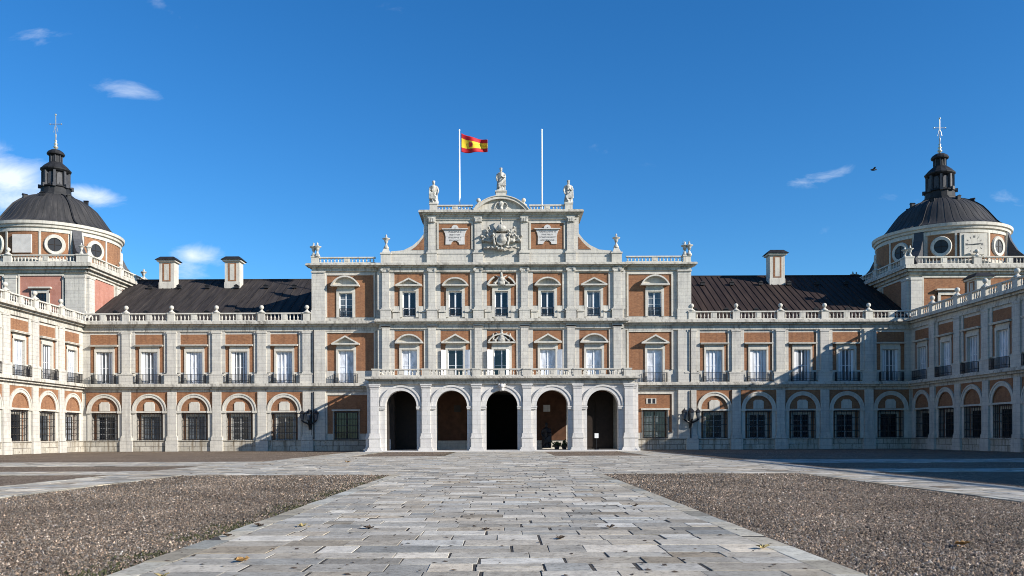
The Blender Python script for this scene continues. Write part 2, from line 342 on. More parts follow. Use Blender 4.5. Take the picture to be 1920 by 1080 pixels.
PED = pedestal(.42, 1.06)
def range_front(root, u0, u1, bays, pils, plaques=True, brk=2, wins=None, endcut=False, solid=14.0, gdark=None, fpat=None):
    """u0..u1 extent; bays = centre list; pils = pilaster list"""
    holes = [(c - 1.6, c + 1.6, 1.35, 4.66) for c in bays] + [(c - .98, c + .98, 8.12, 11.98) for c in bays]
    wl = MB().grid(u0, u1, 0, 15.5, holes, 0, .8).box(u0, u1, -solid, -.8, 0, 15.48)
    wl.box(u0, u0 + .01, -.8, -.01, 0, 15.48).box(u1 - .01, u1, -.8, -.01, 0, 15.48)
    ob('wall', wl.mesh('wall', STONE), root)
    pl = MB().box(u0, u1, 0, .2, 0, 1.22).box(u0, u1, 0, .27, 1.22, 1.34); 
    ob('plinth', pl.mesh('plinth', PLINTH), root)
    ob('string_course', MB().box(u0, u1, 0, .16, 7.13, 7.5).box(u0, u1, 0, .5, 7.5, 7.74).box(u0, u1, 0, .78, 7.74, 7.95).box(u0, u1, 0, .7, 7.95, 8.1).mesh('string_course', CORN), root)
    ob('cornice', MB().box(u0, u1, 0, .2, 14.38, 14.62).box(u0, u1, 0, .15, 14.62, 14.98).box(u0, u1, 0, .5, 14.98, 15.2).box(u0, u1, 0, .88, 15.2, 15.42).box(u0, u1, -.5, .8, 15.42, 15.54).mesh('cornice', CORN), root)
    for i, c in enumerate(bays):
        L = (c, 0, 0)
        ob('brick_spandrel', spandrel, root, L); ob('lunette', lun, root, L); ob('archivolt', archv, root, L)
        if plaques: ob('plaque', plq, root, L)
        put(root, GW[(gdark or (0, 1, 2, 2, 1))[i % 5]], L); ob('brick_panel', bp_f, root, L)
        put(root, FW[(fpat or (2, 2, 1, 2, 0))[i % 5]], L); ob('balcony_railing', RAIL, root, L)
    for c in pils:
        ob('pilaster', pil_g, root, (c, 0, 0)); ob('pilaster', pil_f, root, (c, 0, 0))
        ob('pedestal', PED, root, (c, 0, 15.54)); ob('ball_finial', FIN, root, (c, -.2, 16.62))
    for a, b in zip(pils, pils[1:]):
        if b - a > 3: ob('balustrade', bal(b - a - .84, 1.06), root, (a + .42, 0, 15.54))

def seams(b, u0, u1, o0, z0, o1, z1, step):
    L = math.hypot(o1 - o0, z1 - z0); n = int((u1 - u0) / step)
    nx, nz = -(z1 - z0) / L * -1, (o0 - o1) / L
    for i in range(n + 1):
        u = u0 + (u1 - u0) * i / n; d = .07
        vs = [(u - .03, -o0, z0), (u + .03, -o0, z0), (u + .03, -o1, z1), (u - .03, -o1, z1)]
        vs += [(x, y - d * .45, z + d * .9) for x, y, z in vs]
        b.add(vs, [(4, 5, 6, 7), (0, 1, 5, 4), (1, 2, 6, 5), (2, 3, 7, 6), (3, 0, 4, 7)])
def vent():
    return MB().box(-.28, .28, 0, .4, 0, .34).prism([(-.34, .34), (.34, .34), (0, .56)], -.1, .48).mesh('roof_vent', LEAD)
VENT = vent()
def chimney(parent, x, y, z, h=4.2):
    b = MB().box(-1.0, 1.0, -.8, .8, -1.5, h - .3).box(-1.06, 1.06, -.86, .86, -1.5, .35).box(-1.25, 1.25, -1.05, 1.05, h - .42, h - .2)
    c = ob('chimney', b.mesh('chimney', TRIM), parent, (x, y, z))
    ob('brick_panel', MB().box(-.55, .55, .8, .83, .5, h - .6).box(-.3, .3, .83, .85, .65, h - .75, 1).mesh('brick_panel', [BRICK, TRIM]), c)
    ob('cap', MB().add([(-1.45, -1.25, h - .2), (1.45, -1.25, h - .2), (1.45, 1.25, h - .2), (-1.45, 1.25, h - .2), (-.9, -.7, h + .3), (.9, -.7, h + .3), (.9, .7, h + .3), (-.9, .7, h + .3)],
        [(3, 2, 1, 0), (4, 5, 6, 7), (0, 1, 5, 4), (1, 2, 6, 5), (2, 3, 7, 6), (3, 0, 4, 7)]).mesh('cap', LEAD), c)
    return c
def make_roof(root, u0, u1, zr, mat, step, vents_u, chims):
    b = MB(); e0, e1 = -1.0, -15.5; z0 = 15.75
    b.add([(u0, -e0, z0), (u1, -e0, z0), (u1, -e1, zr), (u0, -e1, zr), (u1, -2 * e1 + e0, z0), (u0, -2 * e1 + e0, z0)], [(0, 1, 2, 3), (3, 2, 4, 5), (0, 3, 5), (1, 4, 2)])
    seams(b, u0 + .4, u1 - .4, e0, z0, e1, zr, step); b.box(u0, u1, e1 - .12, e1 + .12, zr - .05, zr + .12)
    r = ob('roof', b.mesh('roof', mat), root)
    sl = (zr - z0) / (e0 - e1)
    for k, o in ((0, -12.2), (1, -3.2)):
        for u in vents_u[k]: ob('roof_vent', VENT, r, (u, -o, z0 + (e0 - o) * sl - .02))
    for u, top in chims:
        o = -13.2; z = z0 + (e0 - o) * sl; chimney(r, u, -o, z, top - z)
    return r
# left and right ranges (front plane y = 100)
def X(px, d=100.0): return (px - HX) / F * d
lb = [X(197 + 84.2 * i) for i in range(5)]; lp = [X(p) for p in (239, 324, 408, 492.5, 577)]
wl_ = thing('palace_range', 'long two-storey range left of the centre block, under the greyer roof with two chimneys', 'palace wing', (0, 100, 0), 0, 'palace ranges beside the centre block')
range_front(wl_, -50.4, X(586), lb, lp, fpat=(2, 2, 3, 2, 0), gdark=(1, 0, 0, 1, 1))
ob('balustrade', bal(lp[0] - .42 + 50.2, 1.06), wl_, (-50.2, 0, 15.54))
make_roof(wl_, -50.9, X(588), 23.5, ROOF_L, 1.15, ([X(p, 112) for p in (283, 337, 390, 445, 500, 553)], [X(p, 103) for p in (218, 275, 332, 389, 446, 505)]), ((X(318, 113.2), 25.85), (X(440, 113.2), 25.85)))
rb = [X(1339.5 + 82.5 * i) for i in range(5)]; rp = [X(p) for p in (1297, 1380, 1463, 1545.5, 1628)]
wr_ = thing('palace_range', 'long two-storey range right of the centre block, under the browner ribbed roof with one chimney', 'palace wing', (0, 100, 0), 0, 'palace ranges beside the centre block')
range_front(wr_, 22.71, 49.2, rb, rp, fpat=(0, 3, 2, 2, 2), gdark=(1, 1, 1, 1, 3))
ob('balustrade', bal(49.0 - rp[-1] - .42, 1.06), wr_, (rp[-1] + .42, 0, 15.54))
make_roof(wr_, X(1287), 50.0, 23.75, ROOF_R, .8, ([X(p, 112) for p in (1318, 1373, 1427, 1480, 1533, 1587)], [X(p, 103) for p in (1304, 1362, 1418, 1473, 1530, 1590)]), ((X(1455, 113.2), 26.45),))
# ------------------------------------------------------------------ side wings
sl_ = thing('palace_side_wing', 'sunlit side wing coming forward at the left edge of the courtyard', 'palace wing', (-50.4, 100, 0), R(90), 'side wings enclosing the courtyard')
lbw = [-2.65 - 5.3 * i for i in range(8)]; lpw = [-5.3 * i for i in range(9)]; lpw[0] = -.1
range_front(sl_, -100, 0, lbw, lpw[1:][::-1], False, fpat=(1, 2, 1, 2, 1), gdark=(2, 0, 3, 0, 3))
ob('balustrade', bal(4.6, 1.06), sl_, (-4.88, 0, 15.54))
ob('balustrade', bal(57.0, 1.06, centre=False), sl_, (-99.8, 0, 15.54))
ob('roof', MB().prism([(-100, 15.85), (0, 15.85), (0, 18.3), (-100, 18.3)], -7.2, -7.0).add([(-100, 1, 15.85), (0, 1, 15.85), (0, 7, 18.3), (-100, 7, 18.3), (0, 14, 15.85), (-100, 14, 15.85)], [(0, 1, 2, 3), (3, 2, 4, 5)]).mesh('roof', ROOF_L), sl_)
sr_ = thing('palace_side_wing', 'shadowed side wing coming forward at the right edge of the courtyard', 'palace wing', (49.2, 100, 0), R(-90), 'side wings enclosing the courtyard')
rbw = [2.7 + 5.2 * i for i in range(8)]; rpw = [5.3 + 5.2 * i for i in range(8)]
range_front(sr_, 0, 100, rbw, rpw, False, fpat=(1, 0, 1, 0, 1), gdark=(3, 3, 3, 3, 3))
ob('balustrade', bal(4.6, 1.06), sr_, (.28, 0, 15.54))
ob('balustrade', bal(58.0, 1.06, centre=False), sr_, (rpw[-1] + .42, 0, 15.54))
rr = ob('roof', MB().add([(0, 1, 15.85), (100, 1, 15.85), (100, 7, 18.3), (0, 7, 18.3), (100, 14, 15.85), (0, 14, 15.85)], [(0, 1, 2, 3), (3, 2, 4, 5)]).mesh('roof', ROOF_R), sr_)
chimney(rr, 3.0, 6.4, 17.8, 2.3)

# ------------------------------------------------------------------ towers
def tower(cx, cz, label, pink, side, clock):
    t = thing('corner_tower', label, 'tower', (cx, 110.2, cz), 0, 'domed towers at the courtyard corners')
    H = 8.0; wm = PINK if pink else BRICK
    W = MB(); C = MB()
    W.box(-H, H, -H, H, -1, 23)
    ob('wall', W.mesh('wall', STONE), t)
    for k in range(4):
        c = MB().box(-H - .1, H + .1, 0, .3, 21.95, 22.3).box(-H - .5, H + .5, 0, .7, 22.3, 22.62).box(-H - .9, H + .9, 0, 1.0, 22.62, 22.85).box(-H - .85, H + .85, 0, .9, 22.85, 23.1)
        c.shift(0, -H, 0).rot(R(90) * k); ob('cornice', c.mesh('cornice', CORN), t)
        front = k == 0
        if front and pink: cols = [(-7.9, -7.1), (-1.9, -.5), (5.5, 7.9)]; pans = [(-6.6, -2.3), (-.15, 5.1)]
        else: cols = [(-7.95, -6.6), (-.65, .7), (6.6, 7.95)]; pans = [(-6.3, -1.0), (1.1, 6.2)]
        for a, b in cols:
            p = MB().box(a, b, 0, .3, -1, 21.3).box(a - .08, b + .08, 0, .38, 21.3, 21.6).box(a - .2, b + .2, 0, .34, 16.4, 17.2)
            p.shift(0, -H, 0).rot(R(90) * k); ob('pilaster', p.mesh('pilaster', STONE), t)
            if k in (0, 1, 3): pass
        for a, b in pans:
            p = MB().box(a, b, 0, .04, 16.3, 21.6); fr_ = MB().box(a - .2, a, 0, .16, 16.3, 21.8).box(b, b + .2, 0, .16, 16.3, 21.8).box(a, b, 0, .16, 21.6, 21.8)
            p.shift(0, -H, 0).rot(R(90) * k); fr_.shift(0, -H, 0).rot(R(90) * k)
            q = ob('brick_panel', p.mesh('brick_panel', wm), t); ob('panel_border', fr_.mesh('panel_border', TRIM), q)
        if front:
            for wx in ((2.4,) if pink else (-3.5, 3.6)):
                s0 = MB().box(-1.1, -.75, .04, .2, 16.4, 19.8).box(.75, 1.1, .04, .2, 16.4, 19.8).box(-1.1, 1.1, .04, .22, 19.45, 19.85).box(-1.35, 1.35, .04, .5, 20.0, 20.2)
                if not pink: s0.box(-.75, .75, .04, .07, 16.4, 19.45, 1)
                wdw = ob('window', s0.mesh('window', [TRIM, BRICK]), t, (wx, -H, 0))
                if pink:
                    for nm, me in window(.75, 16.5, 19.45, -.12, IRON, DARKG, 4, 5, None, .05): ob(nm, me, wdw)
        # balustrade of the side
        u = -H - .3
        segs = [(-7.55, -3.95), (-3.35, -.35), (.35, 3.65), (4.2, 7.55)]
        segs = [(-7.3, -.75), (.75, 7.3)] if not (front and pink) else [(-7.3, -1.9), (-.75, 7.3)]
        for a, b in segs:
            s_ = ob('balustrade', bal(b - a, 1.0), t); m_ = Matrix.Rotation(R(90) * k, 4, 'Z') @ Matrix.Translation((a, -H - .3, 23.1)); s_.matrix_local = m_
        mid = (segs[0][1] + segs[1][0]) / 2
        for uu, hw in ((mid, .5),):
            s_ = ob('pedestal', pedestal(hw, 1.0), t); s_.matrix_local = Matrix.Rotation(R(90) * k, 4, 'Z') @ Matrix.Translation((uu, -H - .3, 23.1))
            s_ = ob('ball_finial', FIN, t); s_.matrix_local = Matrix.Rotation(R(90) * k, 4, 'Z') @ Matrix.Translation((uu, -H - .5, 24.1))
        s_ = ob('pedestal', MB().box(-.85, .6, -.35, .7, 0, 1.0).box(-.9, .66, -.4, .76, .86, 1.03).mesh('pedestal', TRIM), t); s_.matrix_local = Matrix.Rotation(R(90) * k, 4, 'Z') @ Matrix.Translation((H - .05, -H - .05, 23.1))
        for dx, dy in ((-.45, -.35), (.2, .0)):
            s_ = ob('urn', URN, t); s_.scale = (.9, .9, .85); s_.matrix_local = Matrix.Rotation(R(90) * k, 4, 'Z') @ Matrix.Translation((H + dx, -H + dy, 24.1)) @ Matrix.Scale(.85, 4)
        # buttress on the diagonal
        pr = [(7.5, 23.1), (11.0, 23.1), (10.9, 23.9), (9.9, 24.4), (9.0, 25.3), (8.3, 26.6), (7.9, 28.0), (7.5, 28.2)]
        b = MB().prism(pr, -.55, .55).rot(R(45) + R(90) * k); ob('buttress', b.mesh('buttress', SLATE), t)
    # drum
    dr = ob('drum', MB().lathe([(7.75, 23), (7.75, 28.0), (7.0, 28.0)], 0, 0, 0, 96).mesh('drum', STONE), t)
    def drum_slab(a0, a1, z0, z1, r0, r1, mat, nm, par=None, n=8):
        b = MB(); vs = []; fs = []
        for i in range(n + 1):
            a = R(a0 + (a1 - a0) * i / n); s1, c1 = math.sin(a), -math.cos(a)
            vs += [(r0 * s1, r0 * c1, z0), (r1 * s1, r1 * c1, z0), (r1 * s1, r1 * c1, z1), (r0 * s1, r0 * c1, z1)]
        for i in range(n):
            k = 4 * i
            for j in range(4): fs.append((k + j, k + 4 + j, k + 4 + (j + 1) % 4, k + (j + 1) % 4))
        fs += [(0, 1, 2, 3), (4 * n + 3, 4 * n + 2, 4 * n + 1, 4 * n)]
        b.add(vs, fs); return ob(nm, b.mesh(nm, mat), par or dr)
    def oculus(a):
        o = MB()
        n = 24; vs = []; fs = []
        for i in range(n):
            q = 2 * math.pi * i / n
            for rr_, dd in ((.86, 0), (.86, .22), (1.2, .26), (1.3, .1), (1.3, 0)): vs.append((rr_ * math.cos(q) * .93, -7.72 - dd, 25.65 + rr_ * math.sin(q)))
        for i in range(n):
            for j in range(4): fs.append((i * 5 + j, i * 5 + j + 1, ((i + 1) % n) * 5 + j + 1, ((i + 1) % n) * 5 + j))
        o.add(vs, fs); o.rot(R(a)); w_ = ob('oculus_window', o.mesh('oculus_window', TRIM), dr)
        g = MB().prism([(.93 * math.cos(R(x)), 25.65 + .97 * math.sin(R(x))) for x in range(0, 360, 15)], 7.6, 7.84).rot(R(a)); ob('pane', g.mesh('pane', IRON), w_)
        m = MB().box(-.85, .85, 7.84, 7.88, 25.62, 25.68).box(-.03, .03, 7.84, 7.88, 24.8, 26.5).rot(R(a)); ob('glazing_bar', m.mesh('glazing_bar', OAK), w_)
    for k in range(4):
        q = 90 * k
        drum_slab(q - 14, q + 14, 24.0, 27.15, 7.7, 7.8, BRICK, 'brick_panel')
        for s_ in (-1, 1):
            drum_slab(q + s_ * 27 - 11, q + s_ * 27 + 11, 24.0, 27.15, 7.7, 7.8, BRICK, 'brick_panel'); oculus(q + s_ * 27)
        drum_slab(q + 39.5, q + 50.5, 23.6, 27.6, 7.7, 8.0, TRIM, 'pilaster')
        for s_ in (-1, 1): drum_slab(q + s_ * 15.1 - .9, q + s_ * 15.1 + .9, 23.6, 27.4, 7.7, 7.9, TRIM, 'pilaster', n=2)
        if k == 0 and not clock: ob('plaque', MB().box(-1.15, 1.15, 7.6, 7.95, 24.5, 26.75).rot(R(q)).mesh('plaque', SMOOTH), dr)
    drum_slab(0, 360, 27.2, 27.55, 7.7, 7.9, TRIM, 'band', n=96); drum_slab(0, 360, 23.2, 23.75, 7.7, 8.0, TRIM, 'band', n=96)
    ob('drum_cornice', MB().lathe([(7.7, 27.7), (8.0, 27.75), (8.05, 28.0), (8.25, 28.1), (8.3, 28.45), (8.1, 28.5), (7.0, 28.55)], 0, 0, 0, 96).mesh('drum_cornice', TRIM), t)
    if clock:
        c = MB().box(-1.7, 1.7, 7.7, 7.86, 24.1, 27.1).box(-1.25, 1.25, 7.86, 8.0, 24.45, 26.95)
        ck = ob('clock', c.mesh('clock', TRIM), t)
        nb = MB()
        for h_ in range(12):
            a = R(30 * h_); ca, sa = math.cos(a), math.sin(a); cu_, cz_ = .95 * sa, 25.7 + .95 * ca
            def P(x, z): return (cu_ + x * ca + z * sa, cz_ - x * sa + z * ca)
            bars = (0,) if h_ % 3 else (-.09, .0, .09)
            for x in bars: nb.prism([P(x - .03, -.13), P(x + .03, -.13), P(x + .03, .13), P(x - .03, .13)], 8.0, 8.02)
        ob('numerals', nb.mesh('numerals', INK), ck)
        ob('minute_hand', MB().prism([(-1.0, 25.62), (-1.0, 25.68), (.15, 25.76), (.15, 25.66)], 8.03, 8.06).mesh('minute_hand', IRON), ck)
        ob('hour_hand', MB().prism([(-.1, 25.66), (.75, 25.74), (.82, 25.8), (.72, 25.84), (-.1, 25.76)], 8.07, 8.09).mesh('hour_hand', IRON), ck)
    # dome
    dp = [(8.05, 28.5), (7.55, 28.75), (7.0, 29.1), (6.55, 29.6), (6.15, 30.2), (5.6, 31.0), (5.0, 31.8), (4.3, 32.4), (3.5, 32.95), (2.8, 33.25), (2.2, 33.45)]
    dp = [(a_, 28.5 + (b_ - 28.5) * (1 - .06 * clock)) for a_, b_ in dp]; LZ = -.35 - .3 * clock
    dm = ob('dome', MB().lathe(dp, 0, 0, 0, 96).mesh('dome', DOME, True), t)
    def rib(a, wd, hh, mat, nm):
        b = MB(); n = len(dp)
        vs = []
        for r, z in dp: vs += [(-wd, -r + .03, z - .03), (wd, -r + .03, z - .03), (wd, -r - hh, z + hh * .6), (-wd, -r - hh, z + hh * .6)]
        fs = [(4 * i + j, 4 * i + (j + 1) % 4, 4 * i + 4 + (j + 1) % 4, 4 * i + 4 + j) for i in range(n - 1) for j in range(4)]
        b.add(vs, fs).rot(a); return b
    rb_ = MB()
    for k in range(48):
        x = rib(2 * math.pi * k / 48, .03, .025, DOME, ''); rb_.add(x.v, x.f)
    ob('dome_seams', rb_.mesh('dome_seams', DOME), dm)
    for k in range(4): ob('dome_rib', rib(R(45 + 90 * k), .09, .13, DOME, '').mesh('dome_rib', LEAD), dm)
    for k in range(8):
        a = R(45 * k + 5); r = 5.3; v_ = ob('dome_vent', MB().box(-.22, .22, 0, .45, -.25, .3).prism([(-.28, .3), (.28, .3), (0, .46)], -.1, .52).mesh('dome_vent', LEAD), dm, (r * math.sin(a) * .68, -r * math.cos(a) * .68, 32.75 - .25 * clock), a)
    # lantern
    oc = MB().lathe([(2.35, 33.6), (2.3, 33.95), (2.05, 34.0), (2.05, 34.15), (1.85, 34.2), (1.8, 34.9), (2.0, 35.0), (1.95, 35.1), (1.45, 35.15), (1.35, 37.0), (1.6, 37.1), (1.85, 37.3), (1.88, 37.45), (1.7, 37.6), (1.45, 37.9), (1.1, 38.2), (.85, 38.4), (.72, 38.45), (.68, 39.3), (.8, 39.35), (1.05, 39.45), (1.1, 39.6), (.95, 39.85), (.6, 40.1), (.2, 40.22)], 0, 0, 0, 16)
    ln = ob('lantern', oc.mesh('lantern', LEAD), t, (0, 0, LZ))
    for k in range(8):
        a = R(22.5 + 45 * k); b = MB().box(-.14, .14, 1.3, 1.72, 35.1, 37.1).prism([(-.18, 34.9), (.18, 34.9), (.18, 35.35), (-.18, 35.35)], 1.6, 2.1).rot(a); ob('lantern_pier', b.mesh('lantern_pier', SLATE), ln)
        b = MB().box(-.3, .3, 1.3, 1.42, 35.35, 36.6).arc(0, 36.6, .02, .3, 0, 180, 1.3, 1.42, 8).rot(R(45 * k)); ob('lantern_window', b.mesh('lantern_window', SLATE), ln)
        b = MB().box(-.05, .05, .6, .8, 38.45, 39.35).rot(a); ob('lantern_pier', b.mesh('lantern_pier', SLATE), ln)
    sx = MB().lathe([(.12, 40.15), (.1, 40.3), (.3, 40.45), (.3, 40.6), (.1, 40.75), (.24, 40.9), (.24, 41.0), (.08, 41.15), (.17, 41.3), (.17, 41.4), (.05, 41.55), (.1, 42.2), (.04, 42.3), (.035, 43.3)], 0, 0, 0, 10)
    c_ = ob('spire', sx.mesh('spire', GOLD, True), t, (0, 0, LZ))
    cr = MB().tube((0, 0, 43.2), (0, 0, 44.85), .05).tube((-.75, 0, 43.6), (.75, 0, 43.6), .045).ball((0, 0, 44.85), .13, 8).ball((-.75, 0, 43.6), .09, 8).ball((.75, 0, 43.6), .09, 8).tube((-.3, 0, 42.5), (-.12, 0, 43.3), .025).tube((.3, 0, 42.5), (.12, 0, 43.3), .025)
    ob('cross', cr.mesh('cross', GOLD), c_)
    return t
tower(-59.0, 0, 'domed tower behind the sunlit left side wing, with pink walls', True, 1, False)
tower(58.07, -.65, 'domed tower behind the shadowed right side wing, with a square clock on its drum', False, -1, True)

# ------------------------------------------------------------------ centre block
ctr = thing('palace_centre', 'tall three-storey brick and white stone centre block with curved attic and coat of arms', 'palace', (-.05, 99.3, 0))
FO = -.7                                        # flanks stand 0.7 m back
BX = [-11.01, -5.5, 0, 5.5, 11.01]; PX = [-13.77, -8.27, -2.75, 2.75, 8.27, 13.77]
hc = [(c - .8, c + .8, Zc(593), Zc(546)) for c in BX] + [(c - .92, c + .92, 8.25, Zc(655)) for c in BX]
cw = MB().grid(-14.55, 14.55, 0, 22.3, hc + [(-1.9, 1.9, .05, 7.1)], 0, .5)
cw.box(-22.7, -1.95, -17, -1.3, 0, 22.2).box(1.95, 22.7, -17, -1.3, 0, 22.2).box(-1.95, 1.95, -17, -1.3, 7.12, 22.2)
cw.box(-14.55, -14.5, -1.3, -.01, 0, 22.25).box(14.5, 14.55, -1.3, -.01, 0, 22.25)
ob('wall', cw.mesh('wall', STONE), ctr)
# passage behind the middle arch, its shade put into near-black walls
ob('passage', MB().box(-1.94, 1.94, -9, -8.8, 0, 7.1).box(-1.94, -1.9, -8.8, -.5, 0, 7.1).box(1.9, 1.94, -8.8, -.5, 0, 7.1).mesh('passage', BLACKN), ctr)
WFL = [(-22.7, -14.56), (14.56, 22.7)]
def cen_win2(kind, pane):
    s = MB().box(-1.12, -.8, 0, .14, Zc(594.5), Zc(546)).box(.8, 1.12, 0, .14, Zc(594.5), Zc(546)).box(-1.12, 1.12, 0, .15, Zc(546), Zc(541)).box(-1.05, 1.05, 0, .1, Zc(541), Zc(536.5)).box(-1.3, 1.3, 0, .2, Zc(539), Zc(537.5))
    r = railing(.76, Zc(593), Zc(577), -.3, .02, .16)
    return ('window', s.mesh('window', TRIM), window(.8, Zc(593) , Zc(546), .25, WHITE, pane, 2, 1, [('railing', r), ('transom', MB().box(-.7, .7, -.32, -.22, Zc(578), Zc(576)).mesh('transom', WHITE))], .13))
C2 = {k: cen_win2('', g) for k, g in (('d', DARKG), ('g', GREYG))}
def cen_win1(pane):
    s = MB().box(-1.2, -.92, 0, .14, 8.2, Zc(655)).box(.92, 1.2, 0, .14, 8.2, Zc(655)).box(-1.2, 1.2, 0, .15, Zc(655), Zc(649)).box(-1.1, 1.1, 0, .1, Zc(649), Zc(643.5))
    return ('window', s.mesh('window', TRIM), window(.92, 8.25, Zc(655), .25, WHITE, pane, 2, 2, None, .09))
C1 = {'p': cen_win1(SILLG), 'd': cen_win1(DARKG)}
PT2 = pediment('t', 1.56, Zc(537), .98); PS2 = pediment('s', 1.56, Zc(537), 1.02); PT1 = pediment('t', 1.66, Zc(644), 1.12); PS1 = pediment('s', 1.66, Zc(644), 1.12)
bp2 = MB().box(-1.98, -1.12, 0, .03, Zc(573), Zc(537)).box(1.12, 1.98, 0, .03, Zc(573), Zc(537)).box(-1.98, 1.98, 0, .03, Zc(537), Zc(512)).mesh('brick_panel', BRICK)
bp1 = MB().box(-1.9, -1.2, 0, .03, 8.9, Zc(644)).box(1.2, 1.9, 0, .03, 8.9, Zc(644)).box(-1.9, 1.9, 0, .03, Zc(644), Zc(619.5)).mesh('brick_panel', BRICK)
dado = [None, None]
for s_ in (-1, 1): dado[s_ > 0] = MB().box(*sorted((s_ * 1.14, s_ * 1.95)), 0, .16, Zc(598), Zc(586)).box(*sorted((s_ * 1.14, s_ * 2.0)), 0, .28, Zc(585), Zc(582)).box(*sorted((s_ * 1.14, s_ * 1.95)), 0, .1, Zc(582), Zc(574)).mesh('dado', TRIM)
for i, c in enumerate(BX):
    put(ctr, C2['g' if i == 4 else 'd'], (c, 0, 0)); put(ctr, C1['d' if i in (1, 2) else 'p'], (c, 0, 0))
    ob('brick_panel', bp2, ctr, (c, 0, 0)); ob('brick_panel', bp1, ctr, (c, 0, 0)); ob('dado', dado[0], ctr, (c, 0, 0)); ob('dado', dado[1], ctr, (c, 0, 0))
    if i != 2:
        ob('pediment', PT2 if i in (0, 4) else PS2, ctr, (c, 0, 0))
        ob('pediment', PS1 if i in (0, 4) else PT1, ctr, (c, 0, 0))
# open shutters of the first floor
def shutter(u, ang, wd=.85):
    b = MB().box(0, wd, -.03, .03, 8.3, 12.0)
    for z in (8.45, 10.2): b.box(.12, wd - .12, .03, .045, z, z + 1.6)
    ob('shutter', b.mesh('shutter', WHITE), ctr, (u, -.02, 0), ang)
shutter(BX[1] - .92, R(-158)); shutter(BX[1] + .92, R(-22)); shutter(-.92, R(-150), .9); shutter(.92, R(-115), .95); shutter(BX[3] + .92, R(-20))
# pilasters of the two upper storeys
p2 = MB().box(-1.0, 1.0, 0, .14, Zc(580), Zc(507.6)).box(-.42, .42, .14, .34, Zc(578), Zc(511)).box(-.5, .5, .14, .4, Zc(580), Zc(577)).box(-.62, .62, 0, .46, Zc(598), Zc(582.5)).box(-.7, .7, 0, .52, Zc(582.5), Zc(580))
p2 = ('pilaster', p2.mesh('pilaster', STONE), [('capital', MB().box(-.55, .55, .14, .5, Zc(504.5), Zc(502)).box(-.42, .42, .14, .42, Zc(511), Zc(504.5)).tube((-.42, -.3, Zc(506.5)), (-.42, -.52, Zc(506.5)), .17).tube((.42, -.3, Zc(506.5)), (.42, -.52, Zc(506.5)), .17).mesh('capital', STATUE))])
p1 = MB().box(-.99, .99, 0, .14, 8.4, Zc(617)).box(-.45, .45, .14, .34, 9.4, Zc(614)).box(-.55, .55, .14, .42, Zc(614), Zc(611)).box(-.62, .62, .0, .5, Zc(611), Zc(609)).box(-.65, .65, 0, .45, 8.2, 9.4)
p1 = ('pilaster', p1.mesh('pilaster', STONE))
for c in PX: put(ctr, p2, (c, 0, 0)); put(ctr, p1, (c, 0, 0))
# entablatures
e1 = MB().box(-14.6, 14.6, 0, .3, Zc(616.5), Zc(613)).box(-14.6, 14.6, 0, .24, Zc(613), Zc(607)).box(-14.9, 14.9, 0, .6, Zc(607), Zc(604)).box(-15.1, 15.1, 0, 1.0, Zc(604), Zc(601)).box(-15.0, 15.0, 0, .88, Zc(601), Zc(598.5))
for c in PX: e1.box(c - .66, c + .66, .24, .42, Zc(613), Zc(606.4))
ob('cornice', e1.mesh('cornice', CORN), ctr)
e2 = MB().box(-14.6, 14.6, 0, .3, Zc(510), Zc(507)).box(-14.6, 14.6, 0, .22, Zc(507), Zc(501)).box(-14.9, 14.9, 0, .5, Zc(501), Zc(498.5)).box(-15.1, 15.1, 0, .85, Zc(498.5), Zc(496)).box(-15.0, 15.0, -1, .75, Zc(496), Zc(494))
ob('cornice', e2.mesh('cornice', CORN), ctr)
